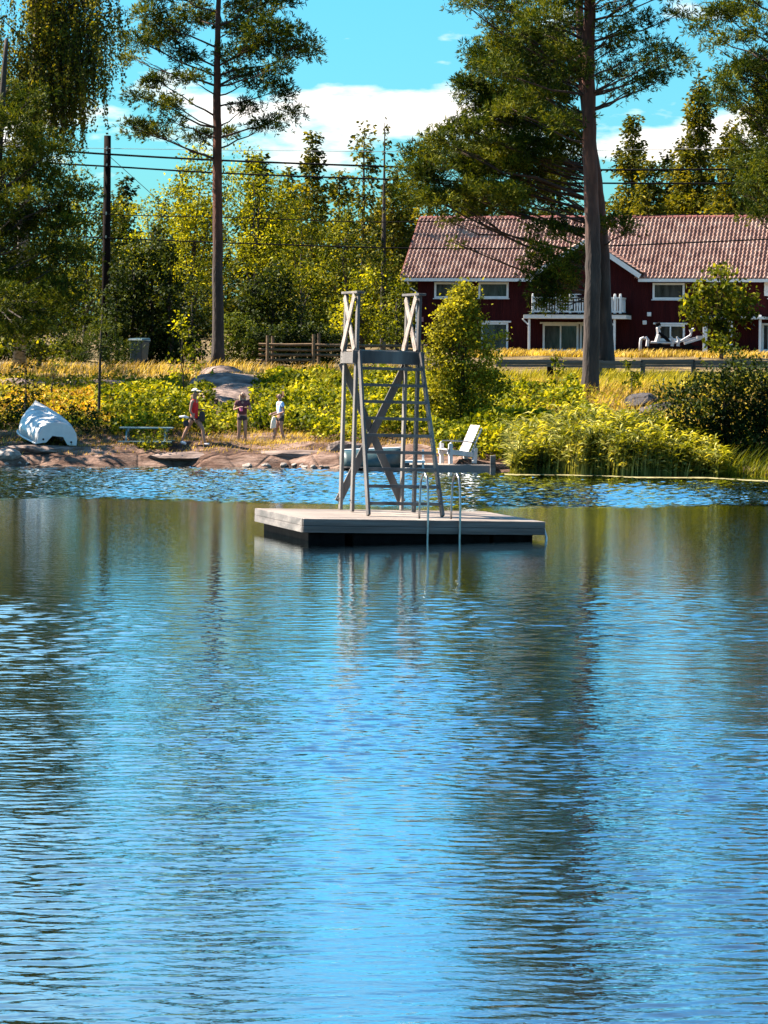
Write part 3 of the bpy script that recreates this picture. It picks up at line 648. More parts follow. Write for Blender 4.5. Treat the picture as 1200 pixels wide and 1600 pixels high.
# ------------------------------------------------------------------ trees
def limb_pts(a, b, sag=.0, n=5):
    a, b = Vector(a), Vector(b); out = []
    for i in range(n+1):
        t = i/n; p = a.lerp(b, t); p.z += (t*(1-t))*sag*(b-a).length; p += Vector((random.uniform(-1, 1), random.uniform(-1, 1), random.uniform(-1, 1)))*(b-a).length*.025*(0 < i < n); out.append(p)
    return out
def crown_needles(name, blobs, dens, L, k, w, mat, parent, o, flat=.5):
    Vs = []; Fs = []; nb = 0
    for (c, r) in blobs:
        n = max(14, int(dens*r[0]*r[2]**.6*(r[1]**.4)*66))
        # sub clumps make light and dark bunches
        ns = max(3, int(n/9)); sc = in_blob(ns, c, r, .42); C = sc[rng.integers(0, ns, n)]+rng.normal(size=(n, 3))*np.array([.24, .24, .12])
        D = C-np.array(c); D[:, 2] = D[:, 2]*.5+.35*r[0]; D /= (np.linalg.norm(D, axis=1)[:, None]+1e-6)
        V, Fq = tuft_arrays(C-np.array(o), D, L*.82, 7, w*.92, 1.1); Vs.append(V); Fs.append(Fq+nb); nb += len(V)
    return np_mesh(name, np.concatenate(Vs), np.concatenate(Fs), mat, parent)
def crown_leaves(name, blobs, dens, L, mat, parent, o, droop=0, asp=.6, clump=.35, per=14, shell=.42):
    Vs = []; Fs = []; nb = 0
    for (c, r) in blobs:
        area = (r[0]*r[2]+r[0]*r[1]+r[1]*r[2])*4
        n = max(20, int(dens*area*4.2)); ns = max(3, int(n/per)); sc = in_blob(ns, c, r, shell)
        C = sc[rng.integers(0, ns, n)]+rng.normal(size=(n, 3))*clump*np.array([1, 1, .8])*.6
        V, Fq = leaf_arrays(C-np.array(o), L*rng.uniform(.6, 1.3, n), asp, .4, droop); Vs.append(V); Fs.append(Fq+nb); nb += len(V)
    return np_mesh(name, np.concatenate(Vs), np.concatenate(Fs), mat, parent)
def inpoly(x, y, poly):
    c = False; j = len(poly)-1
    for i in range(len(poly)):
        (xi, yi), (xj, yj) = poly[i], poly[j]
        if (yi > y) != (yj > y) and x < (xj-xi)*(y-yi)/(yj-yi)+xi: c = not c
        j = i
    return c
def fill(poly, n, rx, ry):
    xs = [p[0] for p in poly]; ys = [p[1] for p in poly]; out = []
    cand = []
    while len(out) < n:
        best = None; bd = -1
        for _ in range(7):
            while True:
                x, y = random.uniform(min(xs), max(xs)), random.uniform(min(ys), max(ys))
                if inpoly(x, y, poly): break
            d = min([math.hypot((x-a[0]), (y-a[1])*1.5) for a in out] or [99])
            if d > bd: bd = d; best = (x, y)
        k = random.uniform(.75, 1.25); out.append((best[0], best[1], rx*k, ry*k*random.uniform(.8, 1.2)))
    return out
def traced_tree(name, label, cat, D, trunk, pads, mat, kind='pine', dens=7, L=.26, k=6, w=.13, depth=2.5, bark=None, group=None, limbs=True, dd=None, limb_r=.045, rise=(1.0, 2.6)):
    """trunk: (px, py, width_px) from the base up; pads: (px, py, rx, ry) foliage masses of the crown"""
    s = D/F; tp_ = [P(x, y, D) for x, y, w_ in trunk]; base = Vector(tp_[0]); base.z = min(base.z, gz(base.x, D)); tr = empty(name, base); tag(tr, label, cat, group)
    mb = MB(base); rad = [w_*s/2 for x, y, w_ in trunk]; dense = []; dr = []
    tp_[0].z = base.z-.15
    for i in range(len(tp_)-1):
        for j in range(6):
            t = j/6; dense.append(tp_[i].lerp(tp_[i+1], t)+Vector((random.uniform(-1, 1), random.uniform(-1, 1), 0))*rad[i]*.08); dr.append(rad[i]*(1-t)+rad[i+1]*t)
    dense.append(tp_[-1]); dr.append(rad[-1]); dr[0] *= 1.35; dr[1] *= 1.12
    mb.tube(dense, dr, 12)
    to = mb.build('trunk', bark or bark_pine, tr, smooth=True)
    blobs = []; nl = 0
    for q in pads:
        x, y, rx, ry = q[:4]; dy = q[4] if len(q) > 4 else random.uniform(-depth, depth)
        c = P(x, y, D+dy); r = (rx*s, min(rx, ry*1.8)*s, ry*s); blobs.append((tuple(c), r))
        if limbs:
            # nearest trunk point below the pad
            hz_ = c.z-random.uniform(.10, .38)*abs(c.x-base.x)-.25; ok = [i for i, p in enumerate(dense) if p.z <= max(hz_, dense[2].z+2)]
            i = ok[-1] if ok else 2; a = dense[i]
            if kind == 'pine' and (c-a).length > .8:
                lb = MB(base); pts = limb_pts(a, c, -.10, 5); rr = min(dr[i]*.45, limb_r*(.6+.12*(c-a).length)); lb.tube(pts, [rr*(1-.72*t/5) for t in range(6)], 6)
                for _ in range(3):
                    e = c+Vector((random.uniform(-r[0], r[0]), random.uniform(-r[1], r[1]), random.uniform(-.3, .8)*r[2]))*.85; st = pts[random.choice((3, 4))]; lb.tube(limb_pts(st, e, .1, 3), [rr*.35, rr*.25, rr*.18, rr*.1], 4)
                lb.build('branch', bark or pine_limb, tr, smooth=True)
    if kind == 'pine': crown_needles('crown', blobs, dens, L, k, w, mat, tr, base)
    else: crown_leaves('crown', blobs, dens, L, mat, tr, base, droop=.1)
    return tr
PINE = 'pine'
# left pine
left_pads = [(235,28,30,20),(214,62,26,16),(262,52,36,18),(300,22,40,20),(330,-22,50,22),(392,12,42,20),(425,46,46,18),(462,80,36,15),(482,66,14,9),
 (250,128,26,13),(222,152,22,9),(268,162,28,12),(300,122,22,10),(205,196,28,9),(242,208,38,9),(272,190,18,7),(312,214,28,8),(402,122,28,14),(432,142,26,14),
 (452,178,18,9),(420,192,28,11),(382,170,22,11),(352,206,20,8),(296,92,24,10),(372,84,34,15),(404,68,34,15),(350,112,20,10),(372,40,30,16),(282,78,18,9),(210,92,16,9),(440,104,20,10),
 (340,-70,70,26),(300,-60,50,24),(400,-50,45,24),(345,-118,64,30),(338,-160,42,24),(262,-10,34,16),(425,-5,34,16)]
traced_tree('pine_tree', 'tall pine with bare straight trunk and layered crown, left of the diving tower', 'pine tree', 114,
 [(341,573,19),(340,400,16),(340,250,14.5),(339,150,12),(340,60,9),(343,-60,6),(344,-140,3)], left_pads, LM['pine'], dens=8.5, L=.27, k=6, w=.10, depth=2.2)
# big right pine, front trunk
fp = fill([(735,-20),(745,60),(770,110),(830,130),(900,120),(915,60),(915,-40)], 20, 34, 17)+fill([(935,-20),(1060,-30),(1062,100),(1035,130),(985,85),(940,90)], 13, 28, 11)\
   + [(945,118,34,10),(985,98,34,9),(1010,128,24,9),(1030,110,20,9),(960,60,26,11),(850,150,50,16),(800,170,40,16),(880,190,30,14),(960,145,20,8),(1000,140,16,9),(725,5,18,8)]\
   + fill([(740,-60),(1050,-60),(1010,-200),(920,-260),(820,-190)], 26, 40, 20)
traced_tree('pine_tree', 'massive pine with reddish trunk standing on the bank in front of the red house', 'pine tree', 96,
 [(921,612,27),(925,500,25),(927,400,24),(922,250,22),(919,100,20),(922,0,18),(926,-120,12),(926,-230,6)], fp, LM['pine'], dens=7.5, L=.24, k=6, w=.10, depth=2.2)
rp = fill([(738,60),(728,140),(735,190),(700,195),(664,222),(645,255),(655,285),(655,305),(720,318),(790,312),(880,305),(900,250),(890,150),(880,60)], 62, 34, 17)\
   + [(842,392,24,22,-3),(872,410,26,22,-3),(846,440,24,20,-3),(876,440,22,18,-3),(832,424,14,16,-3),(868,462,18,10,-3),(858,476,12,10,-3),(842,472,10,12,-3),(850,352,30,10,-2),(890,358,22,10,-2),(700,345,14,7,-2),(706,378,7,6,-2),(905,400,14,14,-3),
      (960,346,30,8,-2),(985,362,12,6,-2),(940,352,14,8,-2)]
traced_tree('pine_tree', 'second big pine with leaning trunk close behind the massive pine, dense drooping crown', 'pine tree', 122,
 [(946,566,27),(940,400,26),(932,300,22),(920,200,18),(909,110,15),(905,0,12),(908,-120,6)], rp, LM['pine'], dens=6.5, L=.30, k=6, w=.10, depth=3.0, rise=(.2, 1.0))
# top right corner pine
tr_p = [(1125,20,34,18),(1100,45,24,12),(1160,15,36,20),(1190,40,30,20),(1150,60,28,12),(1185,90,28,16),(1120,75,16,9)]+fill([(1110,120),(1160,100),(1230,100),(1240,330),(1190,350),(1150,330),(1135,260),(1150,200)], 24, 27, 14)+fill([(1100,-30),(1240,-30),(1240,-150),(1130,-120)], 10, 34, 18)
traced_tree('pine_tree', 'pine with olive lit foliage at the right edge, hanging over the roof end', 'pine tree', 112,
 [(1232,560,24),(1228,300,20),(1214,100,15),(1206,-60,9),(1206,-150,4)], tr_p, LM['pine'], dens=7, L=.27, k=6, w=.10, depth=2.0)

# spruces and mixed conifers of the wood behind
def conifer(name, label, px, ytop, hw, D, mat, ybase=552, group=None, sparse=1.0, bare=.08, L=.42, bark=None, dens=1.0, sd=None):
    """whorls of drooping boughs, each bough a spray of needles"""
    b = P(px, ybase, D); b.z = gz(b.x, D); top = P(px, ytop, D).z; H = top-b.z; Rm = hw*D/F
    tr = empty(name, b); tag(tr, label, 'conifer', group)
    mb = MB(); mb.tube([(0, 0, -.1), (0, 0, H*.5), (0, 0, H*.97)], [max(.10, H*.013), H*.009, .02], 8); mb.build('trunk', bark or bark_dark, tr)
    nw = int(H/ .62); C = []; Dd = []
    for i in range(nw):
        t = bare+(1-bare)*(i+random.random()*.6)/nw; z = H*t; r = Rm*((1-t)**.62)*random.uniform(.5, 1.3)*(1+.18*math.sin(i*.9))+.12; nbw = max(3, int(6*sparse))
        a0 = random.random()*6.28
        for j in range(nbw):
            a = a0+j*6.28/nbw+random.uniform(-.4, .4); rr = r*random.uniform(.55, 1.15); m = max(5, int(rr*21*dens))
            if random.random() > sparse: continue
            tt = rng.uniform(.0, 1, m)**.8; x = np.cos(a)*rr*tt; y = np.sin(a)*rr*tt; zz = z-rr*.34*tt+rr*.16*tt**3
            wid = rr*.30*(1-.4*tt)+.08; x = x+rng.normal(size=m)*wid; y = y+rng.normal(size=m)*wid; zz = zz+rng.normal(size=m)*.24
            C.append(np.stack([x, y, zz], 1)); Dd.append(np.stack([np.cos(a)*np.ones(m), np.sin(a)*np.ones(m), -.35*np.ones(m)], 1))
    C = np.concatenate(C); Dd = np.concatenate(Dd); V, Fq = tuft_arrays(C, Dd, L*.82, 3, .20, .7); np_mesh('crown', V, Fq, mat, tr); return tr
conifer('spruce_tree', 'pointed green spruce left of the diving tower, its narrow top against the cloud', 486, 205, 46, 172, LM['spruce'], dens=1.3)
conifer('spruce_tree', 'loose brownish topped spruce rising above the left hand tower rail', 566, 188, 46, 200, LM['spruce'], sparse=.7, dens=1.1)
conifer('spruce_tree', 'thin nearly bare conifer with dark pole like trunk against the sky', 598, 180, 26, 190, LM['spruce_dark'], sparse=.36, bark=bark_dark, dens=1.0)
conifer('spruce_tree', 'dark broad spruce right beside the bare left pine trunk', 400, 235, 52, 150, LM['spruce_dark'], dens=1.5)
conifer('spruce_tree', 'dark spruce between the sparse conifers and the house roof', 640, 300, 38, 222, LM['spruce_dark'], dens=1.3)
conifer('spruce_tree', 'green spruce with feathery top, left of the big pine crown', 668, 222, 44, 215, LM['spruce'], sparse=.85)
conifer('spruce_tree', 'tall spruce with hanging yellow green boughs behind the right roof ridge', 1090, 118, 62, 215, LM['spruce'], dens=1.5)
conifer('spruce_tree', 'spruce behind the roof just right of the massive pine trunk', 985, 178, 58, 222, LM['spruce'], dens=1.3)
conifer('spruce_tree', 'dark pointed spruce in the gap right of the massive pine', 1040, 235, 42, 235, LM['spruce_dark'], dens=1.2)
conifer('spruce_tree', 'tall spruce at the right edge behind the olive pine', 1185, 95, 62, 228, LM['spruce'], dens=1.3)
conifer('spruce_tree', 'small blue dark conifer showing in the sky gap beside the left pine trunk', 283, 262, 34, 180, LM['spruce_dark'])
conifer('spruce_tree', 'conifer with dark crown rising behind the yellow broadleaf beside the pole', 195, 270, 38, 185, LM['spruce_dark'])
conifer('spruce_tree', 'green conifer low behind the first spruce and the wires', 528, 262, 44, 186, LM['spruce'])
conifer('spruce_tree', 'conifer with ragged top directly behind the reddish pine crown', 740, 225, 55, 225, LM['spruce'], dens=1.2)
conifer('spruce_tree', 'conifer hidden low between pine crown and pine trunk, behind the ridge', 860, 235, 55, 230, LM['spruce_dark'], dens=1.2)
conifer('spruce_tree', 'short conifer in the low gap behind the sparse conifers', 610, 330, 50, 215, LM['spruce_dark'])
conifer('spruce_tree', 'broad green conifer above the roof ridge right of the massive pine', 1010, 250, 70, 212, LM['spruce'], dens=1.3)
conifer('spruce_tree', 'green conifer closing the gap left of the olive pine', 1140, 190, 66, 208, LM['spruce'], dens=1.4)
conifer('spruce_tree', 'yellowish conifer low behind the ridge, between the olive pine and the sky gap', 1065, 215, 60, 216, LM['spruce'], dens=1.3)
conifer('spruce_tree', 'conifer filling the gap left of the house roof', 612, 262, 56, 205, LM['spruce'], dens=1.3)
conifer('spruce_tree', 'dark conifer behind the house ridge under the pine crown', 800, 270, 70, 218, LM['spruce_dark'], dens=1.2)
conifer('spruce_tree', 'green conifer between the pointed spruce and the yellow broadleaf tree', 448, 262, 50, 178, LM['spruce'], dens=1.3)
# distant wood: individual trees, copies of three kinds
seeds = [conifer('forest_tree', 'x', 40, 290, 60, 262, LM['spruce_dark'], dens=.8), conifer('forest_tree', 'x', 255, 310, 55, 258, LM['spruce'], dens=.8), conifer('forest_tree', 'x', 445, 330, 60, 255, LM['spruce_dark'], dens=.8)]
FL = 'conifer of the distant wood closing the view behind the garden trees'
for s in seeds: tag(s, FL, 'conifer', 'trees of the distant wood')
k = 0
for px in list(range(-520, 1760, 46)):
    c = copy_tree(seeds[k % 3]); k += 1; D = random.uniform(250, 300); q = P(px+random.uniform(-12, 12), 560, D); c.location = (q.x, D, gz(q.x, D)); z = random.uniform(.85, 1.12)*(1.0 if px > 650 else .88)
    c.scale = (1.15*z, 1.15*z, z); c.rotation_euler = (0, 0, random.random()*6.28)
k = 0
# broadleaf trees
def broadleaf(name, label, px, D, blobs, mat, cat='tree', dens=17, L=.165, ybase=None, wb=8, bark=None, group=None, clump=.42, droop=0, per=14, shell=.42, asp=.6, trunk=True):
    """blobs: (px, py, rx, ry [, depth]) crown masses"""
    s = D/F; b = gp(px, D); tr = empty(name, b); tag(tr, label, cat, group); B = []
    for q in blobs:
        dy = q[4] if len(q) > 4 else random.uniform(-.6, .6)*q[2]*s
        B.append((tuple(P(q[0], q[1], D+dy)), (q[2]*s, q[2]*s*.9, q[3]*s)))
    if trunk:
        mb = MB(b); top = max(p[0][2] for p in B); r0 = wb*s/2
        mb.tube(limb_pts((b.x, b.y, b.z-.1), (b.x+random.uniform(-.1, .1), b.y, b.z+(top-b.z)*.85), 0, 5), [r0*(1-.16*i) for i in range(6)], 8)
        for (c, r) in B:
            zz = b.z+(c[2]-b.z)*random.uniform(.35, .7); mb.tube(limb_pts((b.x, b.y, zz), c, .1, 3), [r0*.4, r0*.3, r0*.2, r0*.08], 5)
        mb.build('trunk', bark or bark_dark, tr, smooth=True)
    crown_leaves('crown', B, dens, L, mat, tr, b, droop=droop, clump=clump, per=per, shell=shell, asp=asp); return tr
broadleaf('broadleaf_tree', 'bright yellow green leafy tree behind the left pine trunk', 300, 142, [(290,300,34,40),(318,262,34,34),(300,380,42,50),(330,340,40,50),(275,440,34,42),(325,440,42,46),(355,300,24,46),(285,350,30,40)], LM['yellow'], dens=14)
broadleaf('broadleaf_tree', 'yellow green tree right of the left pine trunk, behind the round bush', 400, 146, [(392,262,30,36),(428,310,30,40),(385,320,34,46),(440,370,36,40),(410,400,40,46),(452,420,32,40),(372,380,22,50)], LM['yellow'], dens=11.375)
broadleaf('broadleaf_tree', 'small bright tree top in the sky gap between pole and pine', 232, 150, [(230,325,24,30),(240,370,34,36),(215,400,30,40),(252,420,30,40)], LM['yellow'], dens=12.25)
broadleaf('broadleaf_tree', 'leafy tree just left of the utility pole', 132, 134, [(112,290,28,34),(140,320,30,36),(100,350,36,40),(150,380,34,40),(120,430,40,44),(160,445,26,38),(188,330,18,30),(192,400,20,40)], LM['mid'], dens=15.75)
broadleaf('broadleaf_tree', 'yellowish bush like tree behind the fence, left of the tower', 470, 134, [(455,470,34,36),(490,440,30,36),(500,490,32,30),(470,520,40,24),(440,430,24,30)], LM['mid'], dens=14)
broadleaf('broadleaf_tree', 'light green shrub behind the tower rails', 565, 132, [(560,470,32,36),(540,500,30,30),(585,500,30,30),(570,440,22,24)], LM['yellow'], dens=12.25)
broadleaf('broadleaf_tree', 'green shrub beside the left corner of the red house', 622, 150, [(618,480,22,36),(605,520,26,26),(630,450,14,24),(636,520,14,26)], LM['mid'], dens=14)
broadleaf('broadleaf_tree', 'mid green tree below the sparse conifers', 540, 165, [(530,380,36,40),(570,410,34,36),(510,420,32,34),(600,430,26,34),(545,340,26,30)], LM['mid'], dens=10.5)
broadleaf('broadleaf_tree', 'dark green tree behind the first spruce', 470, 168, [(455,330,32,44),(490,360,34,44),(430,300,20,34)], LM['mid'], dens=12.25)
# dark columnar hedges in shade
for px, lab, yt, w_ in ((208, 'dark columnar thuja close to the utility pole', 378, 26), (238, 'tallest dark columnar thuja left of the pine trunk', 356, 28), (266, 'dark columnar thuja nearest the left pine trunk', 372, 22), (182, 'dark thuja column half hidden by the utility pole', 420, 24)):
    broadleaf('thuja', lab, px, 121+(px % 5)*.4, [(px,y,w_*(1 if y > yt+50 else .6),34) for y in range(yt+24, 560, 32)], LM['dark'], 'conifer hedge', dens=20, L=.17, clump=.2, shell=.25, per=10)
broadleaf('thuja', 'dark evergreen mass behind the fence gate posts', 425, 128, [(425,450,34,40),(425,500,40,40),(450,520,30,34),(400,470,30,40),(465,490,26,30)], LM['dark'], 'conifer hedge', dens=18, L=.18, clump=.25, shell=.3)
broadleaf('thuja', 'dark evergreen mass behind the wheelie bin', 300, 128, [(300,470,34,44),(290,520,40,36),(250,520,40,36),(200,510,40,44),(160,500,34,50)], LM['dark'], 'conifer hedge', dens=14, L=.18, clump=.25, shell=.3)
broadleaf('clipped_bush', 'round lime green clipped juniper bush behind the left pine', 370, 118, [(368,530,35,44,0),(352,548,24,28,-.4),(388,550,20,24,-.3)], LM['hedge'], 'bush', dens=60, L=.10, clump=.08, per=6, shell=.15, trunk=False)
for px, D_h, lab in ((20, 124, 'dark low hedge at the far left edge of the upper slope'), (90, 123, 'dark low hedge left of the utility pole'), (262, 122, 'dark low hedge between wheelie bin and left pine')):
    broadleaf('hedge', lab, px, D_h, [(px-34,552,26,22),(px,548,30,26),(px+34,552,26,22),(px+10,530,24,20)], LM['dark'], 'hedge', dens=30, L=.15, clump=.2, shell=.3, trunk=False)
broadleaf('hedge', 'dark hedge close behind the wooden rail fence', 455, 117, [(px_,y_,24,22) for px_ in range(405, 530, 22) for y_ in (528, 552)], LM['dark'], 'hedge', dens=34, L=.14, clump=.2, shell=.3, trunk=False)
# left foreground mass
lp = fill([(-60,110),(20,110),(60,150),(75,200),(95,250),(110,300),(130,380),(120,440),(60,520),(-60,540)], 66, 32, 17)
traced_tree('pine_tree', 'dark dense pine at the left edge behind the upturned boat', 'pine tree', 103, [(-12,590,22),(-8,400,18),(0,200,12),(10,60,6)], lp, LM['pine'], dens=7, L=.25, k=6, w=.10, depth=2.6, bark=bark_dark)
broadleaf('broadleaf_tree', 'green leafy tree hanging low behind the small saplings, left edge', 60, 108, [(20,470,44,40),(70,480,44,38),(110,500,40,30),(40,530,46,26),(95,545,40,18),(0,540,36,26),(130,470,24,24),(60,430,34,30)], LM['mid'], dens=9, L=.17, clump=.3)
# weeping birch
def birch():
    D = 110; s = D/F; b = gp(30, D); tr = empty('weeping_birch', b); tag(tr, 'weeping birch with long hanging twigs against the sky, top left', 'birch tree')
    mb = MB(b); T = [P(30, 560, D), P(38, 300, D), P(55, 120, D), P(60, -40, D), P(66, -140, D)]; T[0].z = b.z-.1; mb.tube(T, [.26, .2, .14, .08, .03], 9)
    mb.build('trunk', bark_birch, tr, smooth=True)
    tips = []; lb = MB(b)
    for i in range(40):
        y = random.uniform(-130, 150); x = random.choice((random.uniform(110, 182), random.uniform(80, 170), random.uniform(10, 120), random.uniform(-40, 60))); st = P(random.uniform(48, 64), y+random.uniform(30, 90), D); e = P(x, y*(1 if x < 150 else .6), D+random.uniform(-2, 2)); pts = limb_pts(st, e, .25, 5)
        lb.tube(pts, [.05, .04, .035, .025, .018, .01], 5); tips += [(p, min(1, abs(p.x-st.x)/2)) for p in pts[2:]]
    lb.build('branches', bark_dark, tr, smooth=True)
    C = []
    tw = MB(b)
    for (p, k_) in tips:
        for _ in range(6):
            q = Vector(p)+Vector((random.uniform(-.5, .5), random.uniform(-.5, .5), .1)); Ls = random.uniform(1.0, 3.6)
            n = int(Ls*17); t = rng.uniform(0, 1, n); sway = random.uniform(-.12, .12)
            C.append(np.stack([q.x+sway*t*Ls+rng.normal(size=n)*.05, q.y+rng.normal(size=n)*.05, q.z-t*Ls], 1))
            tw.tube([q, q+Vector((sway*Ls, 0, -Ls))], [.008, .003], 3, cap=False)
    tw.build('twigs', bark_dark, tr)
    C = np.concatenate(C)-np.array(b); V, Fq = leaf_arrays(C, .13*rng.uniform(.7, 1.3, len(C)), .6, 0, .8); np_mesh('crown', V, Fq, LM['birch'], tr)
birch()
# young birch right of the tower, rowan before the house, alder bush
yb = []
for i in range(46):
    t = i/45; y = 455+225*t; hw_ = 13+62*min(1, t*1.5)*(1-.25*max(0, t-.8)*5); yb.append((722+random.uniform(-hw_, hw_)*.8+(6 if t > .5 else 0), y+random.uniform(-6, 6), 17+6*t, 15+4*t))
broadleaf('young_birch', 'bushy sunlit young birch beside the diving tower, in front of the house corner', 724, 90, yb+[(765,560,18,14),(782,525,12,8),(690,490,14,8),(676,520,12,9)], leafmat('sunlit_birch_leaves', (.05, .06, .006), (.20, .20, .02), (.45, .40, .05), .45, big=1.2), 'birch tree', dens=50, L=.115, clump=.22, per=9, wb=5)  # sunlit yellow-green is put into this leaf colour
broadleaf('garden_tree', 'round leafy garden tree in front of the right hand part of the house', 1127, 140, [(1120,445,30,26),(1095,470,28,26),(1150,462,28,26),(1128,490,38,28),(1160,488,24,20),(1090,500,22,16),(1130,520,24,20),(1125,425,16,12),(1175,470,16,14),(1075,490,14,10)], LM['mid'], dens=9, L=.26, clump=.3, per=8, wb=6)
broadleaf('garden_tree', 'bare legged shrub foot under the garden tree, before the white porch posts', 1128, 138, [(1120,535,22,16),(1134,545,22,12)], LM['mid'], 'bush', dens=10, L=.2, clump=.25, per=8, wb=3)
ab = fill([(1045,600),(1085,580),(1140,585),(1220,570),(1240,735),(1180,735),(1120,735),(1080,700),(1045,650)], 34, 26, 20)
ab += [(x_, y_, 24, 16) for x_ in range(1062, 1230, 26) for y_ in (700, 722)]
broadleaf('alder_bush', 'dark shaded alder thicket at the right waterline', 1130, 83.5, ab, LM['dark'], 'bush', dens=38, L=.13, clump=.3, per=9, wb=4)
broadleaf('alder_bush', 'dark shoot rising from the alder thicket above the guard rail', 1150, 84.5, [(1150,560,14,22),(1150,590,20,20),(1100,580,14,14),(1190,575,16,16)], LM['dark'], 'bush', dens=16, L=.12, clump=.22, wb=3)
# small saplings
broadleaf('sapling', 'light green sapling growing at the guard rail left of the massive pine', 871, 95, [(871,560,9,12),(872,580,12,12),(868,602,14,12),(880,618,16,12),(862,625,14,10)], LM['under'], dens=20, L=.13, clump=.15, wb=2)
broadleaf('sapling', 'light green sapling growing at the guard rail right of the massive pine', 986, 95, [(984,568,10,10),(990,582,16,12),(984,598,15,11)], LM['under'], dens=20, L=.13, clump=.15, wb=2)
broadleaf('sapling', 'yellow leafed sapling standing above the bramble slope, left of the pine trunk', 286, 96, [(284,500,12,14),(292,520,16,14),(276,512,10,10),(300,545,18,14),(284,560,18,14),(270,580,14,10),(300,575,16,10)], LM['yellow'], dens=16, L=.13, clump=.2, wb=3)
broadleaf('sapling', 'thin dark stemmed sapling left of the little pine', 82, 96, [(86,570,14,10),(78,585,10,8),(92,560,10,8)], LM['mid'], dens=14, L=.11, clump=.15, wb=3)
broadleaf('bush', 'leafy bush growing through the right half of the picnic table', 238, 85.2, [(232,688,22,14),(250,680,14,14),(225,702,26,10),(248,700,20,12)], LM['mid'], 'bush', dens=22, L=.11, clump=.15, per=8, trunk=False)
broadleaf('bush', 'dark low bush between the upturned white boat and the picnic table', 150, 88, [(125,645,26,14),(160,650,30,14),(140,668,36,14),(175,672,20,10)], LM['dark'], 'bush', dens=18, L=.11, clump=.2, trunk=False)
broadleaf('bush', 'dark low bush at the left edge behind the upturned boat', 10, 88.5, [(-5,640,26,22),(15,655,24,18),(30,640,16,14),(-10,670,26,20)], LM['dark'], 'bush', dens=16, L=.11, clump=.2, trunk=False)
broadleaf('bush', 'sparse purple heather clump on the rock left of the tower', 506, 86, [(500,688,14,8),(514,692,12,7),(524,684,9,8)], LM['heather'], 'heather', dens=60, L=.06, clump=.08, asp=.3, trunk=False)
# scots pine sapling with pads, and little spruce
traced_tree('pine_sapling', 'young pine with slender dark stem and feathery green shelves, left shore', 'pine sapling', 92, [(154,640,5),(156,580,4),(158,520,3),(160,492,2)],
 [(120,535,22,7,0),(185,540,22,7,0),(130,555,24,7,.3),(182,560,18,7,-.3),(150,525,16,9,0),(165,512,12,9,0),(200,548,12,5,0),(110,560,14,5,0),(160,497,6,9,0),(172,575,14,5,0)], LM['pine'], dens=16, L=.17, k=6, w=.07, depth=.3, bark=bark_dark, limb_r=.03)
conifer('little_spruce', 'little dark spruce sapling behind the upturned white boat', 40, 562, 32, 91, LM['spruce_dark'], ybase=640, L=.16, bare=.1, dens=2.2)
# shade trees outside the left edge of the picture
broadleaf('broadleaf_tree', 'big leafy shade tree on the shore beyond the left edge', -330, 90, [(-330,120,200,150),(-230,260,150,120),(-420,280,170,130),(-300,380,180,100),(-180,380,110,80),(-160,180,110,90),(-150,470,80,60)], LM['mid'], dens=1.6, L=.34, wb=26)
broadleaf('broadleaf_tree', 'second shade tree by the water just outside the left edge', -170, 86.5, [(-170,440,110,70),(-230,360,120,80),(-120,520,60,44),(-260,480,90,70)], LM['mid'], dens=2.2, L=.28, wb=16)

# ------------------------------------------------------------------ ground cover
def scatter_under(name, label, n, xr, dr, hmul, L, mat, droop=0, mask=None, asp=.6):
    X = rng.uniform(xr[0], xr[1], n*2); d = rng.uniform(dr[0], dr[1], n*2); Y = shore_y(X)+d
    h = .5+.5*nsin(X*1.3, Y*1.1, 1.6); keep = rng.uniform(0, 1, n*2) < (.25+.75*h)
    if mask is not None: keep &= mask(X, Y, d)
    X, Y, h = X[keep][:n], Y[keep][:n], h[keep][:n]; Z = ground(X, Y)+rng.uniform(0, 1, len(X))**.7*(.12+hmul*h)
    V, Fq = leaf_arrays(np.stack([X, Y, Z], 1), L*rng.uniform(.6, 1.4, len(X)), asp, .7, droop)
    o = np_mesh(name, V, Fq, mat); tag(o, label, 'undergrowth', kind='stuff'); return o
def pxof(X, Y): return 600+X*F/Y
under_mask = lambda X, Y, d: ~((pxof(X, Y) < 175) & (d < 8)) & ~((pxof(X, Y) > 328+9*np.sin(d*1.9)) & (pxof(X, Y) < 398+9*np.sin(d*1.3+1)) & (d > 9.5+np.sin(X*5))) & ~((pxof(X, Y) < 330) & (d > 14.5+1.5*np.sin(X*2.1))) & (d > 3.6+.5*np.sin(X*1.9)) & ~((pxof(X, Y) > 330) & (pxof(X, Y) < 480) & (d < 4.8))
scatter_under('bramble_leaves', 'dense yellow green bramble and raspberry leaves over the slope', 42000, (-10, 3), (3.5, 20), .75, .15, LM['under'], mask=lambda X, Y, d: under_mask(X, Y, d) & (pxof(X, Y) > 150))
scatter_under('bramble_leaves', 'leafy green undergrowth on the slope between tower and reeds', 21000, (1.5, 6.5), (1.0, 16), .8, .15, LM['under'])
scatter_under('shaded_leaves', 'low green plants among straw on the slope behind the boat', 16000, (-14, -7), (5, 20), .35, .13, LM['grass'])
scatter_under('slope_plants', 'low green plants on the slope behind the reeds', 13000, (5, 16), (2, 17), .45, .13, LM['grass'], mask=lambda X, Y, d: (np.abs(pxof(X, Y)-950) > 95) | (d < 7) | (rng.uniform(0, 1, len(X)) < .25))
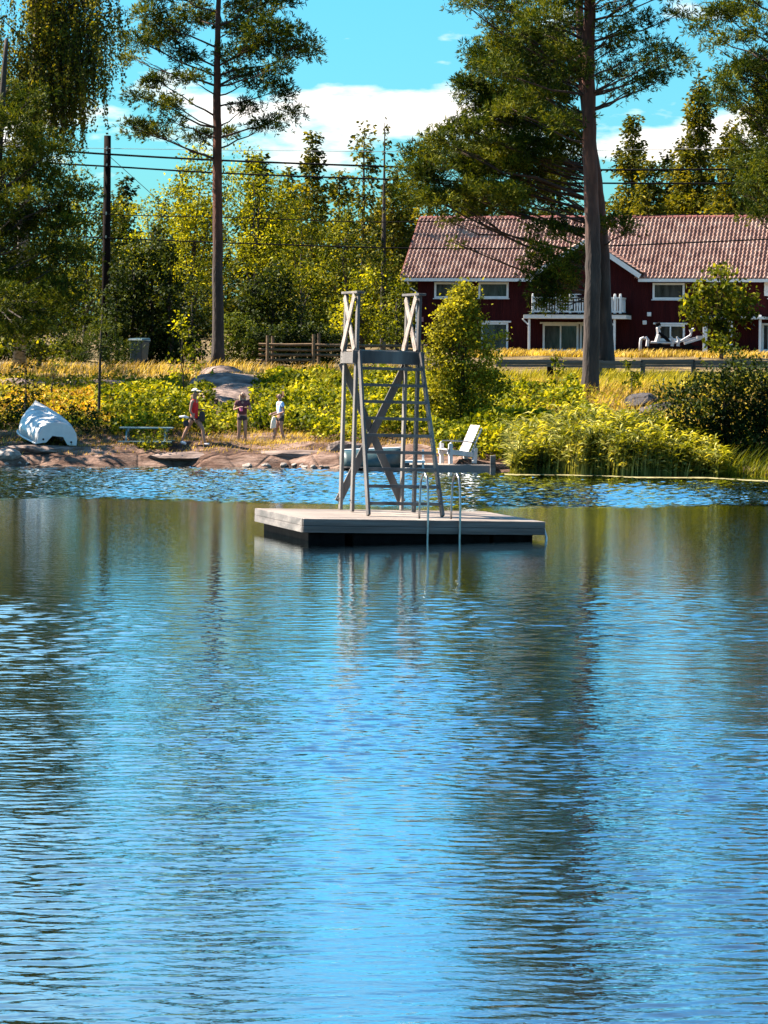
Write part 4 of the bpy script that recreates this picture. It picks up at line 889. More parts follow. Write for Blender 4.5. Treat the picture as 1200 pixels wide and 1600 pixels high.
def blades(name, label, n, xr, dr, Lr, mat, lean=(.25, 0), w=.022, mask=None, cat='grass', Yfix=None, seg=2):
    X = rng.uniform(xr[0], xr[1], n*2); Y = (shore_y(X) if Yfix is None else Yfix)+rng.uniform(dr[0], dr[1], n*2)
    keep = rng.uniform(0, 1, n*2) < .35+.65*(.5+.5*nsin(X*1.7, Y*1.5, 1.3))
    if mask is not None: keep &= mask(X, Y)
    X, Y = X[keep][:n], Y[keep][:n]; n = len(X); Z = np.maximum(ground(X, Y), -.25)-.02; L = rng.uniform(Lr[0], Lr[1], n)
    a = rng.uniform(0, 6.28, n); bend = rng.uniform(.1, .55, n); dx = lean[0]+np.cos(a)*bend; dy = lean[1]+np.sin(a)*bend
    wx = np.cos(a+1.57)*w; wy = np.sin(a+1.57)*w; V = []
    for i in range(seg+1):
        t = i/seg; cx = X+dx*L*t*t; cy = Y+dy*L*t*t; cz = Z+L*(t-.18*t*t); k = (1-t)*.9+.1
        V.append(np.stack([cx-wx*k, cy-wy*k, cz], 1)); V.append(np.stack([cx+wx*k, cy+wy*k, cz], 1))
    V = np.stack(V, 1).reshape(-1, 3); b = np.arange(n)[:, None]*(2*seg+2); Fq = np.concatenate([b+np.array([2*i, 2*i+1, 2*i+3, 2*i+2]) for i in range(seg)], 0)
    o = np_mesh(name, V, Fq, mat); tag(o, label, cat, kind='stuff'); return o
blades('dry_grass', 'straw coloured dry grass along the top of the left slope', 12000, (-17, 4), (14, 28), (.15, .45), LM['straw'], w=.018)
blades('yellow_grass', 'tall bright yellow grass below the rail fence', 9000, (-4.2, 4), (16, 23), (.25, .7), LM['grass'], w=.018)
blades('dry_grass', 'straw coloured grass tufts at the foot of the left slope', 9000, (-17, 1.5), (2.2, 6), (.06, .25), LM['straw'], w=.012)
blades('rock_grass', 'short dry tufts in the cracks of the shore rock', 3500, (-13, -1), (.6, 3.4), (.04, .16), LM['straw'], w=.012)
blades('verge_grass', 'yellow green verge grass beneath the guard rail', 9500, (3.5, 17), (17, 26), (.25, .6), LM['grass'], w=.018)
blades('bank_straw', 'dry golden grass on the low bank before the house', 8000, (4, 24), (-3, 3.5), (.10, .40), LM['straw'], w=.03, Yfix=143)
blades('slope_straw', 'dry stalks among the plants behind the reeds', 9000, (4, 16), (6, 18), (.2, .7), LM['straw'], w=.014)
LM['bracken'] = leafmat('orange_bracken', (.08, .04, .01), (.42, .24, .04), (.75, .50, .12), .4, big=1)
scatter_under('bracken', 'orange dry bracken on the slope behind the upturned white boat', 7000, (-12.5, -8.2), (7, 15), .3, .13, LM['bracken'])
# reeds: stems with broad slanting leaves
def reeds():
    n = 4200; X = rng.uniform(3.6, 9.3, n); Y = shore_y(X)+rng.uniform(-1.6, 2.6, n); px = pxof(X, Y)
    k = (rng.uniform(0, 1, n) < np.clip((px-765)/50, .15, 1)); X, Y, px = X[k], Y[k], px[k]; n = len(X)
    H = (1.05+.45*np.clip((px-790)/80, 0, 1)-.5*np.clip((px-1000)/60, 0, 1)+.10*np.sin(px*.05)+.06*np.sin(px*.13+1))*rng.uniform(.55, 1.0, n); Z = np.maximum(ground(X, Y), -.2)
    ln = rng.uniform(.02, .22, n); V = []; w = .012
    p0 = np.stack([X, Y, Z], 1); p1 = np.stack([X+ln*H*.4, Y, Z+H*.6], 1); p2 = np.stack([X+ln*H, Y, Z+H], 1); wx = np.array([w, 0, 0])
    V = np.stack([p0-wx, p0+wx, p1-wx, p1+wx, p2-wx*.4, p2+wx*.4], 1).reshape(-1, 3); b = np.arange(n)[:, None]*6; F1 = np.concatenate([b+np.array([0, 1, 3, 2]), b+np.array([2, 3, 5, 4])], 0)
    m = 6; t = np.repeat(np.linspace(.42, 1.0, m)[None], n, 0)+rng.uniform(-.06, .06, (n, m)); base = p0[:, None]*(1-t[..., None])+p2[:, None]*t[..., None]
    a = rng.uniform(-1.3, 1.3, (n, m))+np.where(rng.uniform(0, 1, (n, m)) < .6, 0, math.pi); Ll = rng.uniform(.16, .46, (n, m)); el = rng.uniform(.1, .9, (n, m))
    d = np.stack([np.cos(a)*np.cos(el), np.sin(a)*np.cos(el), np.sin(el)], -1); tip = base+d*Ll[..., None]+np.array([0, 0, -.10])*Ll[..., None]*2; mid = base+d*Ll[..., None]*.5+np.array([0, 0, .03])
    s = np.cross(d, np.array([0, 0, 1.])); s /= np.linalg.norm(s, axis=-1)[..., None]; s = s*.032+np.array([0, 0, .016])
    LV = np.stack([base, mid+s, tip, mid-s], 2).reshape(-1, 3); F2 = np.arange(len(LV)).reshape(-1, 4)+len(V)
    o = np_mesh('reeds', np.concatenate([V, LV]), np.concatenate([F1, F2]), LM['reed']); tag(o, 'tall sunlit reeds with slanting pale leaves growing in the shallows', 'reeds', kind='stuff')
reeds()
blades('reed_fringe', 'short dark reed blades at the foot of the alder thicket', 1500, (8.6, 14), (-1.0, .8), (.4, 1.1), LM['mid'], w=.016, lean=(.3, -.1))  # darker leaf colour than the tall reeds
mt = MB(); q = []
for i in range(46):
    x = 3.4+i*.26; y = float(shore_y(x))-1.7-.35*math.sin(i*.5)-.006*i*i*.3; q.append((x, y))
mt.add([(x, y-.30-.1*math.sin(i), .006) for i, (x, y) in enumerate(q)]+[(x, y+.15, .02) for (x, y) in q], [(i, i+1, 46+i+1, 46+i) for i in range(45)])
tag(mt.build('floating_plant_mat', simple('pale_plant_mat', [(.12, .10, .03), (.32, .28, .11), (.5, .45, .22)], 5, .8)), 'pale line of cut reed and pollen drifting at the reed edge', 'plant litter', kind='stuff')

# ------------------------------------------------------------------ rocks and stones
def rock_mesh(seed, n=2):
    r = random.Random(seed); bm = bmesh.new(); bmesh.ops.create_icosphere(bm, subdivisions=n, radius=1)
    ax = [Vector((r.gauss(0, 1), r.gauss(0, 1), r.gauss(0, 1))).normalized() for _ in range(7)]; of = [r.uniform(.55, .9) for _ in range(7)]
    for v in bm.verts:
        for a, k in zip(ax, of):
            d = v.co.dot(a)
            if d > k: v.co -= a*(d-k)
        v.co += v.co*r.uniform(-.05, .05)
    me = bpy.data.meshes.new('stone'); bm.to_mesh(me); bm.free(); return me
stones = [rock_mesh(i) for i in range(5)]
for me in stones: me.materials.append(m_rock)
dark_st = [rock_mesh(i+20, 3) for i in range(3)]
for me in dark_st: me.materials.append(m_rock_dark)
pale = simple('pale_shore_stone', [(.22, .18, .15), (.42, .35, .30), (.58, .50, .44)], 4, .8, bump=.4)  # paler stone tone than the granite
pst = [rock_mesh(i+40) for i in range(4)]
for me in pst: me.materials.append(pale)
for i in range(44):
    px = random.choice((random.uniform(352, 532), random.uniform(352, 532), random.uniform(-10, 130))); X = (px-600)*83/F; Y = float(shore_y(X))+random.uniform(-.05, .25)
    o = bpy.data.objects.new('shore_stone', pst[i % 4]); COL.objects.link(o); o.location = (X, Y, random.uniform(.02, .08)); s = random.uniform(.04, .10)
    o.scale = (s*1.7, s, s*.9); o.rotation_euler = (0, 0, random.random()*6); tag(o, 'small pale stone in the row washed at the left waterline', 'stone', 'pale stones along the waterline')
def rock(px, D, sx, sy, sz, me, label, rz=0, up=0, name='rock'):
    g = gp(px, D); o = bpy.data.objects.new(name, me); COL.objects.link(o); o.location = (g.x, g.y, g.z+up); o.scale = (sx, sy, sz); o.rotation_euler = (0, 0, rz); tag(o, label, 'rock'); return o
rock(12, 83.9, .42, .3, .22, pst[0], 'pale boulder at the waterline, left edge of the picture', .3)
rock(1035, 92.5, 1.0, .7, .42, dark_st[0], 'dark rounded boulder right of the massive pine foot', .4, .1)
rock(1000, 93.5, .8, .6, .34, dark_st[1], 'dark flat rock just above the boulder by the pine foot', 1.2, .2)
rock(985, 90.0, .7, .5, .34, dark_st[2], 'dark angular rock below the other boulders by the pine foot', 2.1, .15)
rock(372, 104, 1.4, 1.0, .42, stones[1], 'sunlit purple grey bedrock hump left of the fence', .2, .05)
for q_, (a_, d_, x_, y_, z_, m_, l_) in enumerate(((350, 96.5, 1.1, 1.6, .42, 1, 'lowest bedrock hump among the brambles, left of the blonde girl'), (382, 98.5, 1.2, 1.7, .45, 3, 'sunlit bedrock hump right above the blonde girl'), (362, 101.5, 1.5, 1.8, .5, 0, 'broad sloping bedrock hump between pine foot and girls'))):
    o_ = rock(a_, d_, x_, y_, z_, stones[m_], l_, .3*q_, .02); o_.rotation_euler = (R(9), R(4-3*q_), .3*q_)
rock(345, 107, 1.3, .9, .40, stones[2], 'bedrock hump at the foot of the left pine', .8, .02)
rock(410, 85.2, 1.9, .7, .16, stones[3], 'low smooth pink rock slab under the girls feet', .05, -.09)
rock(470, 84.9, 1.7, .6, .22, stones[0], 'smooth pink rock slab sloping into the water left of the tower', -.1, -.10)
rock(60, 84.9, 1.5, .5, .20, stones[4], 'straw edged low rock in front of the upturned white boat', .1, 0)
rock(300, 85.0, 1.6, .6, .18, stones[2], 'shaded low rock between picnic table and water', .1, -.11)
rock(545, 85.0, .7, .5, .38, stones[1], 'light boulder behind the dark upturned boat', .4, .05)
rock(25, 100, 1.6, .6, .3, stones[3], 'pinkish rock ledge on the upper left slope', .1, .05)
rock(150, 101, 1.8, .6, .32, stones[0], 'stony ledge on the upper slope behind the young pine', -.1, .05)

# ------------------------------------------------------------------ upturned white boat
def hull(name, o, heading, tilt, pitch, Lh, Wt, Hh, mats, label, skeg=True, notch=True, strip=None):
    b = empty(name, o); b.rotation_euler = (Matrix.Rotation(heading, 3, 'Z') @ Matrix.Rotation(pitch, 3, 'X') @ Matrix.Rotation(tilt, 3, 'Y')).to_euler()
    tag(b, label, 'boat'); ns = 16; K = 13; rings = []
    def sect(t):
        w = Wt/2*(1+1.0*t)*(1-t**2.7)+.015; h = Hh*(1+.22*t); r = []
        for k in range(K):
            a = math.pi*k/(K-1); x = -math.cos(a); z = math.sin(a)
            pw = .74+.2*t; xx = math.copysign(abs(x)**(.9), x)*w*(1+.05*math.sin(a)); zz = (z**pw)*h
            r.append(Vector((xx, Lh*t, zz)))
        return r
    for i in range(ns+1): rings.append(sect(i/ns))
    mb = MB(); mb.loft(rings, cap=False, closed=False); h_ = mb.build('hull', mats[0], b, smooth=True)
    so = h_.modifiers.new('shell', 'SOLIDIFY'); so.thickness = .03; so.offset = -1
    # transom
    r0 = sect(0); tv = [Vector((p.x, -.012, p.z)) for p in r0]
    if notch: low = [Vector((Wt/2, -.012, 0)), Vector((Wt*.27, -.012, Hh*.10)), Vector((Wt*.14, -.012, Hh*.40)), Vector((-Wt*.14, -.012, Hh*.40)), Vector((-Wt*.27, -.012, Hh*.10))]
    else: low = [Vector((Wt/2, -.012, 0))]
    ring = tv+low[1:] if notch else tv
    back = [p+Vector((0, .05, 0)) for p in ring]; n = len(ring); mb = MB(); mb.add(ring+back, [tuple(range(n)), tuple(range(n, 2*n))[::-1]]+[(i, n+i, n+(i+1) % n, (i+1) % n) for i in range(n)])
    mb.build('transom', mats[1], b)
    if skeg:
        mb = MB(); H1 = Hh; mb.loft([[Vector((-.02, Lh*.12, H1-.03)), Vector((.02, Lh*.12, H1-.03)), Vector((.012, Lh*.12, H1+.02)), Vector((-.012, Lh*.12, H1+.02))],
                     [Vector((-.02, Lh*.45, H1)), Vector((.02, Lh*.45, H1)), Vector((.012, Lh*.45, H1+.10)), Vector((-.012, Lh*.45, H1+.10))],
                     [Vector((-.02, Lh*.93, Hh*.70)), Vector((.02, Lh*.93, Hh*.70)), Vector((.012, Lh*.96, Hh*1.12)), Vector((-.012, Lh*.96, Hh*1.12))],
                     [Vector((-.02, Lh*1.0, Hh*.55)), Vector((.02, Lh*1.0, Hh*.55)), Vector((.012, Lh*1.01, Hh*1.02)), Vector((-.012, Lh*1.01, Hh*1.02))]]); mb.build('keel_fin', mats[1], b)
    for sx in (-1, 1):
        pts = [(sx*abs(r[0].x)*1.02, r[0].y, r[0].z+.0) for r in rings]; mb = MB(); mb.tube(pts, .028, 6); mb.build('gunwale', mats[2], b, smooth=True)
    if strip:
        mb = MB(); mb.tube([(0, r[K//2].y, r[K//2].z+.015) for r in rings], .03, 6); mb.build('keel_strip', strip, b, smooth=True)
    if notch:
        for sx in (-1, 1):
            mb = MB(); mb.tube([(sx*Wt*.36, -.03, Hh*.22), (sx*Wt*.36, .0, Hh*.22)], .03, 8); mb.build('drain_plug', wood_dark, b)
    return b
m_boat = simple('worn_white_hull', [(.20, .22, .26), (.62, .62, .60), (.80, .80, .78)], 2.2, .35, bump=.1, alb=.9)
o = P(88, 702, 85.0); gbt = gz(o.x, 85.0)
hull('upturned_boat', Vector((o.x, 85.0, max(gbt, .55))), R(20), R(6), R(8), 3.3, 1.18, .70, (m_boat, white_paint, white_paint), 'worn white rowing boat lying upturned on the left shore')
m_teal = simple('dark_teal_hull', [(.015, .05, .06), (.03, .09, .10), (.10, .13, .13)], 2, .5)
o = P(533, 742, 82.6); hull('upturned_boat', Vector((o.x, 83.3, .03)), R(-82), R(-4), R(-1), 1.75, 1.0, .50, (m_teal, m_teal, m_rock_dark), 'dark teal dinghy lying upturned at the waterline behind the tower', skeg=False, notch=False, strip=white_paint)

# ------------------------------------------------------------------ dock with chair
def dock():
    D = 82.4; a = P(640, 726, D); b = P(775, 726, D-.2); o = Vector((a.x, a.y, 0)); dk = empty('dock', o); tag(dk, 'low dark wooden dock at the shore carrying the white chair', 'dock')
    w = b.x-a.x; z = P(700, 727, D).z; n = 15; pr = None
    for i in range(n):
        if pr is None: mb = MB(); mb.box((0, .9, 0), (w/n-.012, 2.0, .035)); pr = mb.build('deck_board', wood_deck, dk); q = pr
        else: q = pr.copy(); COL.objects.link(q)
        q.location = ((i+.5)*w/n, 0, z)
    mb = MB(); mb.box((w/2, -.13, z-.13), (w, .05, .26)); mb.build('edge_beam', simple('blue_grey_beam', [(.12, .12, .13), (.22, .21, .21)], 3, .6, (.2, 1, 1)), dk)
    mb = MB(); mb.box((w/2, .9, z-.10), (w-.1, 1.8, .12)); mb.build('underframe', wood_dark, dk)
    for x, t in ((w-.09, .30), (.1, .02), (w*.5, -.2)):
        mb = MB(); mb.box((x, -.24, (z+t)/2-.3), (.16, .15, z+t+.6)); mb.build('dock_post', wood_skirt, dk, bevel=.01)
    # chair on the dock
    c0 = P(694, 724, D-.0); c = empty('garden_chair', Vector((c0.x+.05, D+.35, z+.018)), R(24)); tag(c, 'white slatted wooden garden chair with reclined back on the dock', 'chair')
    cp_ = simple('bleached_chair_wood', [(.55, .50, .47), (.74, .69, .66), (.84, .80, .78)], 4, .6, bump=.2, alb=.85)
    sx = 4500/D
    def C(px, py, y): q = P(px, py, D+.35); return Vector((q.x-c.location.x, y, q.z-c.location.z))
    for y in (-.30, .30):
        mb = MB(); mb.bar(C(697, 724, y), C(697, 693, y), .10, .10, (0, 1, 0)); mb.build('leg', cp_, c)
        mb = MB(); mb.bar(C(738, 724, y), C(740, 700, y), .11, .11, (0, 1, 0)); mb.build('leg', cp_, c)
        mb = MB(); mb.bar(C(692, 705, y), C(742, 711, y), .14, .05, (0, 1, 0)); mb.build('side_rail', cp_, c)
        mb = MB(); mb.tube([C(694, 706, y*1.12), C(694, 694, y*1.12), C(700, 689, y*1.12), C(718, 689, y*1.12), C(737, 691, y*1.12), C(741, 699, y*1.12), C(739, 718, y*1.12)], .018, 6); mb.build('arm_rest', steel, c, smooth=True)
    for i in range(6):
        t = i/5; mb = MB(); p = C(692, 703, 0).lerp(C(730, 709, 0), t); mb.box((p.x, 0, p.z+.03), (.10, .62, .022)); mb.build('seat_slat', cp_, c)
    for i in range(9):
        t = i/8; p = C(729, 704, 0).lerp(C(747, 667, 0), t); mb = MB(); dv = (C(747, 667, 0)-C(729, 704, 0)).normalized()
        mb.bar(p+Vector((0, -.30, 0)), p+Vector((0, .30, 0)), .078, .022, Vector((dv.z, 0, -dv.x))); mb.build('back_slat', cp_, c)
    for y in (-.27, .27):
        mb = MB(); mb.bar(C(733, 708, y), C(752, 669, y), .03, .05, (0, 1, 0)); mb.build('back_rail', cp_, c)
    # white low frame at the shore end of the dock
    f0 = P(645, 735, D); f = empty('boarding_steps', Vector((f0.x, D-.25, .25))); tag(f, 'low white boarding frame at the left end of the dock', 'steps')
    for py in (721, 733):
        mb = MB(); p = P(628, py, D-.25)-f.location; q = P(664, py, D-.25)-f.location; mb.bar(p, q, .30, .07); mb.build('step', white_paint, f)
    for px in (630, 646, 661):
        mb = MB(); p = P(px, 742, D-.25)-f.location; q = P(px, 719 if px < 660 else 702, D-.25)-f.location; mb.bar(p, q, .06, .05, (0, 1, 0)); mb.build('upright', white_paint, f)
dock()

# ------------------------------------------------------------------ picnic table
def picnic():
    D = 86.4; a = P(189, 668, D); b = P(272, 670, D); o = gp(230, D); t = empty('picnic_table', o); tag(t, 'blue green painted picnic table with attached benches in the shade', 'picnic table')
    pm = simple('blue_green_paint', [(.14, .24, .26), (.24, .36, .38)], 4, .6); W_ = b.x-a.x; zt = a.z-o.z; zb = P(200, 689, D).z-o.z
    for i in range(5): mb = MB(); mb.box((0, -.30+.15*i, zt), (W_, .135, .035)); mb.build('top_board', pm, t)
    for y in (-.72, -.57, .57, .72): mb = MB(); mb.box((0, y, zb), (W_, .13, .035)); mb.build('bench_board', pm, t)
    for x in (-W_/2+.22, W_/2-.22):
        for s in (-1, 1): mb = MB(); mb.bar((x, s*.22, zt-.03), (x, s*.62, 0), .09, .045, (1, 0, 0)); mb.build('leg', pm, t)
        mb = MB(); mb.bar((x-.05, -.80, zb-.06), (x-.05, .80, zb-.06), .045, .09); mb.build('bench_bearer', pm, t)
        mb = MB(); mb.bar((x+.05, -.36, zt-.06), (x+.05, .36, zt-.06), .045, .08); mb.build('top_bearer', pm, t)
picnic()

# ------------------------------------------------------------------ people
def skin_mesh(name, nodes, edges, levels=2):
    """nodes: name -> (pos, radius); grows one continuous surface"""
    keys = list(nodes); idx = {k: i for i, k in enumerate(keys)}
    me = bpy.data.meshes.new(name); me.from_pydata([tuple(nodes[k][0]) for k in keys], [(idx[a], idx[b]) for a, b in edges], [])
    o = bpy.data.objects.new(name, me); COL.objects.link(o); md = o.modifiers.new('s', 'SKIN'); md.use_smooth_shade = True
    for i, k in enumerate(keys):
        r = nodes[k][1]; me.skin_vertices[0].data[i].radius = (r, r) if not isinstance(r, tuple) else r
    me.skin_vertices[0].data[0].use_root = True
    sb = o.modifiers.new('d', 'SUBSURF'); sb.levels = levels; sb.render_levels = levels
    dg = bpy.context.evaluated_depsgraph_get(); m2 = bpy.data.meshes.new_from_object(o.evaluated_get(dg)); bpy.data.objects.remove(o); bpy.data.meshes.remove(me); return m2
skin_m = simple('tanned_skin', [(.40, .21, .14), (.52, .29, .20)], 5, .5)
def cloth(n, c): return simple(n, [tuple(v*.8 for v in c), c], 6, .85, bump=.2, alb=1.15)
def person(label, loc, rz, H, J, shirt, shorts, hairm, hair_len, cap=None, shoe=None, long_top=0.0, sleeve=True):
    """J: joint positions in metres for a 1.65 m figure facing -Y"""
    p = empty('person', loc, rz); tag(p, label, 'person'); k = H/1.65; p.scale = (k, k, k); V = Vector
    j = {a: V(b) for a, b in J.items()}
    nd = {'pelvis': (j['pelvis'], (.145, .105)), 'waist': (j['pelvis']+V((0, 0, .17)), (.115, .085)), 'chest': (j['chest'], (.15, .10)), 'neck0': (j['neck']-V((0, 0, .05)), .055), 'neck': (j['neck'], .047), 'skull': (j['head'], (.078, .09)), 'crown': (j['head']+V((0, 0, .07)), (.066, .078)), 'chin': (j['head']+(j['face']*.035)+V((0, 0, -.075)), (.045, .05))}
    ed = [('pelvis', 'waist'), ('waist', 'chest'), ('chest', 'neck0'), ('neck0', 'neck'), ('neck', 'skull'), ('skull', 'crown'), ('skull', 'chin')]
    for s in ('l', 'r'):
        sg = -1 if s == 'l' else 1
        nd['hip'+s] = (j['hip'+s], .088); nd['knee'+s] = (j['knee'+s], .056); nd['calf'+s] = (j['knee'+s].lerp(j['ankle'+s], .3)+V((0, .012, 0)), .053); nd['ankle'+s] = (j['ankle'+s], .036); nd['toe'+s] = (j['toe'+s], .032)
        ed += [('pelvis', 'hip'+s), ('hip'+s, 'knee'+s), ('knee'+s, 'calf'+s), ('calf'+s, 'ankle'+s), ('ankle'+s, 'toe'+s)]
        nd['sh'+s] = (j['sh'+s], .052); nd['el'+s] = (j['el'+s], .037); nd['wr'+s] = (j['wr'+s], .025)
        d = (j['wr'+s]-j['el'+s]).normalized(); sd = d.cross(V((0, 0, 1))); sd = (sd if sd.length > .2 else V((0, 1, 0))).normalized(); pm_ = j['wr'+s]+d*.055; nd['palm'+s] = (pm_, (.030, .018))
        ed += [('chest', 'sh'+s), ('sh'+s, 'el'+s), ('el'+s, 'wr'+s), ('wr'+s, 'palm'+s)]
        nr = sd.cross(d)
        for f, (of, ln) in enumerate(((-.027, .058), (-.009, .068), (.009, .064), (.027, .05))):
            a = pm_+d*.018+sd*of; b_ = a+d*ln*.55-nr*.006; c = b_+d*ln*.4-nr*.018; nd[f'fa{f}{s}'] = (a, .010); nd[f'fb{f}{s}'] = (b_, .009); nd[f'fc{f}{s}'] = (c, .0075)
            ed += [('palm'+s, f'fa{f}{s}'), (f'fa{f}{s}', f'fb{f}{s}'), (f'fb{f}{s}', f'fc{f}{s}')]
        t1 = pm_-d*.02-sd*.036*sg; t2 = t1+d*.035-sd*.014*sg; nd['ta'+s] = (t1, .011); nd['tb'+s] = (t2, .009); ed += [('palm'+s, 'ta'+s), ('ta'+s, 'tb'+s)]
    me = skin_mesh('body', nd, ed); bo = link('body', me, skin_m, p)
    # face: nose, eyes, mouth, ears
    fc = j['face'].normalized(); sd = fc.cross(V((0, 0, 1))).normalized(); hc = j['head']
    mb = MB(); mb.tube([hc+fc*.075+V((0, 0, .018)), hc+fc*.102-V((0, 0, .018)), hc+fc*.08-V((0, 0, .026))], [.009, .014, .008], 6); mb.build('nose', skin_m, p, smooth=True)
    for s in (-1, 1):
        mb = MB(); mb.tube([hc+sd*s*.082+V((0, 0, .01)), hc+sd*s*.088-V((0, 0, .022))], [.012, .009], 6); mb.build('ear', skin_m, p, smooth=True)
        mb = MB(); mb.tube([hc+fc*.078+sd*s*.032+V((0, 0, .012)), hc+fc*.088+sd*s*.030+V((0, 0, .012))], [.012, .008], 7); mb.build('eye', wood_dark, p)
    mb = MB(); mb.bar(hc+fc*.086-sd*.022-V((0, 0, .052)), hc+fc*.086+sd*.022-V((0, 0, .052)), .012, .010); mb.build('mouth', m_tile2, p)
    # shirt
    P_, C_ = j['pelvis'], j['chest']; hem = P_+V((0, 0, .02-long_top))
    sn = {'chest': (C_, (.172, .118)), 'w': (P_+V((0, 0, .17)), (.135, .105)), 'hem': (hem, (.165, .125)), 'nk': (j['neck']-V((0, 0, .055)), .062)}
    se = [('chest', 'w'), ('w', 'hem'), ('chest', 'nk')]
    for s in ('l', 'r'):
        sn['sh'+s] = (j['sh'+s], .066); se.append(('chest', 'sh'+s))
        if sleeve: sn['sl'+s] = (j['sh'+s].lerp(j['el'+s], .5), .058); se.append(('sh'+s, 'sl'+s))
    link('shirt', skin_mesh('shirt', sn, se), shirt, p)
    so = {'p': (P_, (.165, .122))}; se = []
    for s in ('l', 'r'):
        so['h'+s] = (j['hip'+s], .105); so['t'+s] = (j['hip'+s].lerp(j['knee'+s], .33), .098); se += [('p', 'h'+s), ('h'+s, 't'+s)]
    so['u'] = (P_+V((0, 0, .09)), (.145, .112)); se.append(('p', 'u')); link('shorts', skin_mesh('shorts', so, se), shorts, p)
    # hair
    hn = {'a': (hc+V((0, 0, .035))-fc*.022, (.094, .094)), 'b': (hc-fc*.06-V((0, 0, .05)), (.088, .06))}; he = [('a', 'b')]; prev = 'b'
    if hair_len > 0:
        for i in range(1, 4): hn[f'h{i}'] = (hc-fc*(.075+.008*i)-V((0, 0, .05+hair_len*i/3)), (.098-.012*i, .045)); he.append((prev, f'h{i}')); prev = f'h{i}'
        for s in (-1, 1): hn[f's{s}'] = (hc+sd*s*.075-fc*.02-V((0, 0, .10)), .034); hn[f't{s}'] = (hc+sd*s*.085-V((0, 0, .10+hair_len*.7)), .03); he += [('a', f's{s}'), (f's{s}', f't{s}')]
    else: hn['bun'] = (hc-fc*.12+V((0, 0, .05)), .045); he.append(('a', 'bun'))
    link('hair', skin_mesh('hair', hn, he), hairm, p)
    if cap:
        mb = MB(); rr = []
        for i in range(5):
            a = i/4*math.pi/2; rr.append([hc+V((0, 0, .055+.085*math.sin(a)))+V((math.cos(t)*.108*math.cos(a)+1e-4, math.sin(t)*.112*math.cos(a), 0)) for t in [2*math.pi*q/14 for q in range(14)]])
        mb.loft(rr); mb.loft([[hc+fc*.09+sd*s*.08+V((0, 0, .06)) for s in (-1, 1)]+[hc+fc*.09+sd*s*.08+V((0, 0, .075)) for s in (1, -1)], [hc+fc*.19+sd*s*.055+V((0, 0, .045)) for s in (-1, 1)]+[hc+fc*.19+sd*s*.055+V((0, 0, .058)) for s in (1, -1)]]); mb.build('cap', cap, p, smooth=True)
    for s in ('l', 'r'):
        a, t = j['ankle'+s], j['toe'+s]; d = (t-a); d.z = 0; d.normalize(); q = {'a': (a-d*.04-V((0, 0, .015)), .05), 'b': (a+d*.05-V((0, 0, .03)), .052), 'c': (t+d*.03-V((0, 0, .004)), .042)}
        link('shoe', skin_mesh('shoe', q, [('a', 'b'), ('b', 'c')], 1), shoe or white_paint, p)
    return p
def base_pose():
    return dict(pelvis=(0, 0, .88), chest=(0, 0, 1.22), neck=(0, -.01, 1.40), head=(0, -.02, 1.53), face=Vector((0, -1, 0)), hipl=(-.085, 0, .84), hipr=(.085, 0, .84), kneel=(-.09, -.02, .47), kneer=(.09, -.02, .47),
     anklel=(-.10, .02, .08), ankler=(.10, .02, .08), toel=(-.11, -.12, .04), toer=(.11, -.12, .04), shl=(-.165, 0, 1.30), shr=(.165, 0, 1.30), ell=(-.22, .02, 1.05), elr=(.22, .02, 1.05), wrl=(-.18, -.16, 1.0), wrr=(.18, -.16, 1.0))
m_dark = cloth('black_cloth', (.02, .018, .022)); m_redc = cloth('red_cloth', (.62, .015, .015)); m_mar = cloth('dark_maroon_cloth', (.075, .02, .03)); m_blue = cloth('light_blue_cloth', (.35, .55, .85))
h_blond = simple('blonde_hair', [(.42, .27, .14), (.70, .52, .32)], 14, .5, (1, 1, .2)); h_red = simple('reddish_hair', [(.28, .12, .06), (.5, .28, .15)], 14, .5, (1, 1, .2)); h_brown = simple('brown_hair', [(.12, .06, .035), (.25, .14, .08)], 14, .5, (1, 1, .2))
cream = cloth('cream_cloth', (.75, .68, .55)); shoe_w = cloth('white_shoes', (.75, .72, .72))
D1 = 86.2
g = gp(304, D1)
# walking: faces +X (local -Y turned by 75 degrees), long stride
j = base_pose(); j.update(pelvis=(0, 0, .85), hipl=(-.085, 0, .82), hipr=(.085, 0, .82), kneel=(-.085, .20, .46), kneer=(.085, -.24, .48), anklel=(-.085, .36, .12), ankler=(.085, -.30, .07), toel=(-.085, .24, .05), toer=(.085, -.44, .05),
 ell=(-.24, .02, 1.02), wrl=(-.22, -.10, .80), elr=(.22, .05, 1.04), wrr=(.12, -.18, 1.05))
person('woman in long red top and pale cap walking right past the picnic table', g, R(68), 1.70, j, m_redc, m_dark, h_red, .30, cap=cream, shoe=shoe_w, long_top=.12, sleeve=False)
bag = MB(); o = Vector((g.x+.24, g.y-.10, g.z+.72)); BS = .8; bag.loft([[(-.09, -.05, 0), (.09, -.05, 0), (.09, .05, 0), (-.09, .05, 0)], [(-.13, -.07, .18), (.13, -.07, .18), (.13, .07, .18), (-.13, .07, .18)], [(-.09, -.04, .36), (.09, -.04, .36), (.09, .04, .36), (-.09, .04, .36)]]); b_ = bag.build('shoulder_bag', m_dark, bevel=.03); b_.location = o; b_.scale = (.75, .8, .85); tag(b_, 'black bag carried at the front of the woman in red', 'bag')
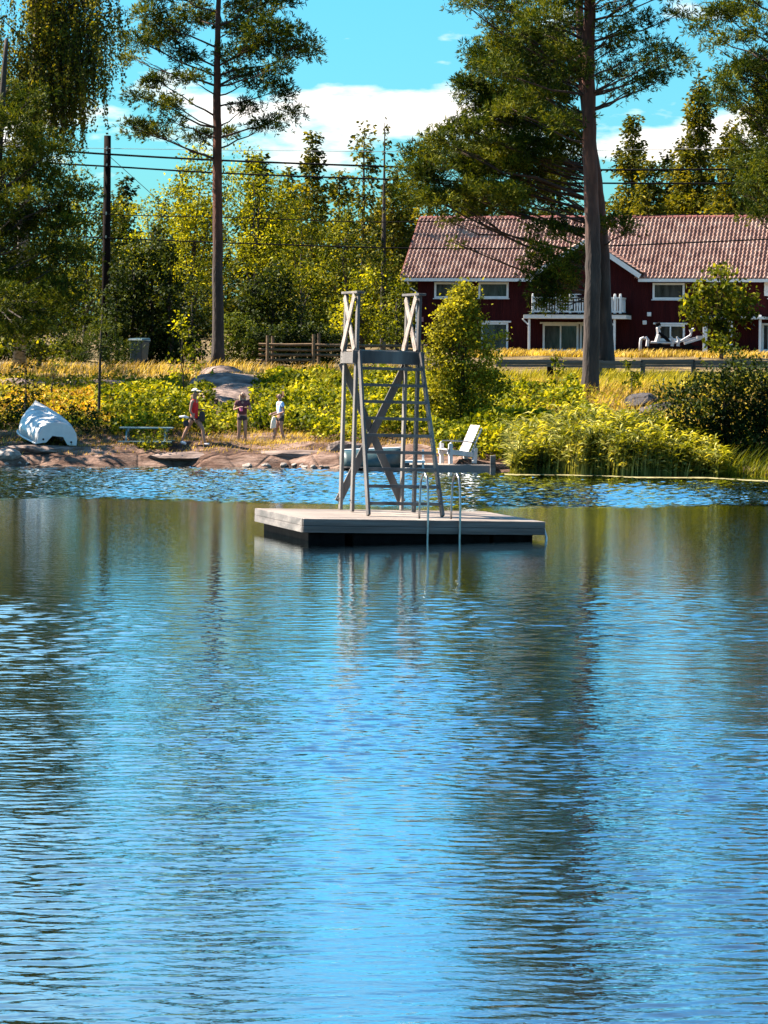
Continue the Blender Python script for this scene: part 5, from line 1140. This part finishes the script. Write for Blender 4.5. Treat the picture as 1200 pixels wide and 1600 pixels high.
bag = MB(); bag.loft([[(-.10, -.04, 0), (.08, -.04, 0), (.08, .04, 0), (-.10, .04, 0)], [(-.14, -.05, .16), (.10, -.05, .16), (.10, .05, .16), (-.14, .05, .16)], [(-.12, -.03, .24), (.02, -.03, .24), (.02, .03, .24), (-.12, .03, .24)]]); b_ = bag.build('rolled_towel', m_dark, bevel=.02); b_.location = (g.x-.22, g.y-.15, g.z+.58); b_.scale = (.75, .75, .75); tag(b_, 'dark bundle hanging behind the woman in red', 'bundle')
bag = MB(); bag.tube([(-.16, 0, 0), (0, 0, .01), (.12, 0, -.02)], [.03, .045, .03], 8); b_ = bag.build('white_bottle', white_paint); b_.location = (g.x-.28, g.y-.16, g.z+.86); tag(b_, 'white object held back by the woman in red', 'bottle')
D2 = 87.4; g = gp(379, D2)
j = base_pose(); j.update(ell=(-.25, -.02, 1.06), wrl=(-.10, -.24, 1.14), elr=(.25, -.02, 1.06), wrr=(.12, -.25, 1.13), anklel=(-.12, .0, .08), toel=(-.14, -.13, .04), face=Vector((.25, -1, 0)), head=(.01, -.03, 1.53))
person('girl with long blonde hair, black shirt and black shorts, both hands raised before her chest', g, R(8), 1.70, j, m_mar, m_dark, h_blond, .30, shoe=shoe_w, long_top=.02)
mb = MB(); mb.box((0, 0, 0), (.09, .02, .15)); b_ = mb.build('phone', cloth('pink_case', (.65, .12, .22)), bevel=.008); b_.location = (g.x-.02, g.y-.33*1.0, g.z+1.13); b_.rotation_euler = (R(-30), 0, .2); tag(b_, 'small pink phone held by the girl with long blonde hair', 'phone')
D3 = 87.0; g = gp(438, D3)
j = base_pose(); j.update(pelvis=(0, .02, .87), kneel=(-.085, -.12, .46), kneer=(.085, .02, .47), anklel=(-.085, -.22, .08), ankler=(.085, .12, .09), toel=(-.085, -.36, .04), toer=(.085, 0, .05), hipl=(-.085, 0, .83), hipr=(.085, 0, .83), ell=(-.22, .0, 1.03), wrl=(-.12, -.22, .98), elr=(.22, .05, 1.03), wrr=(.12, -.20, .95))
person('girl in light blue shirt and black shorts walking left with hair tied up', g, R(-68), 1.62, j, m_blue, m_dark, h_brown, 0, shoe=shoe_w, long_top=-.02)
tw = MB(); tw.loft([[(-.10, -.03, 0), (.08, -.03, .03), (.08, .03, .03), (-.10, .03, 0)], [(-.08, -.05, .2), (.08, -.05, .2), (.08, .05, .2), (-.08, .05, .2)], [(-.03, -.03, .38), (.05, -.03, .38), (.05, .03, .38), (-.03, .03, .38)]]); b_ = tw.build('towel', cream, bevel=.02); b_.location = (g.x-.19, g.y-.12, g.z+.50); tag(b_, 'white towel hanging in front of the girl in the light blue shirt', 'towel')
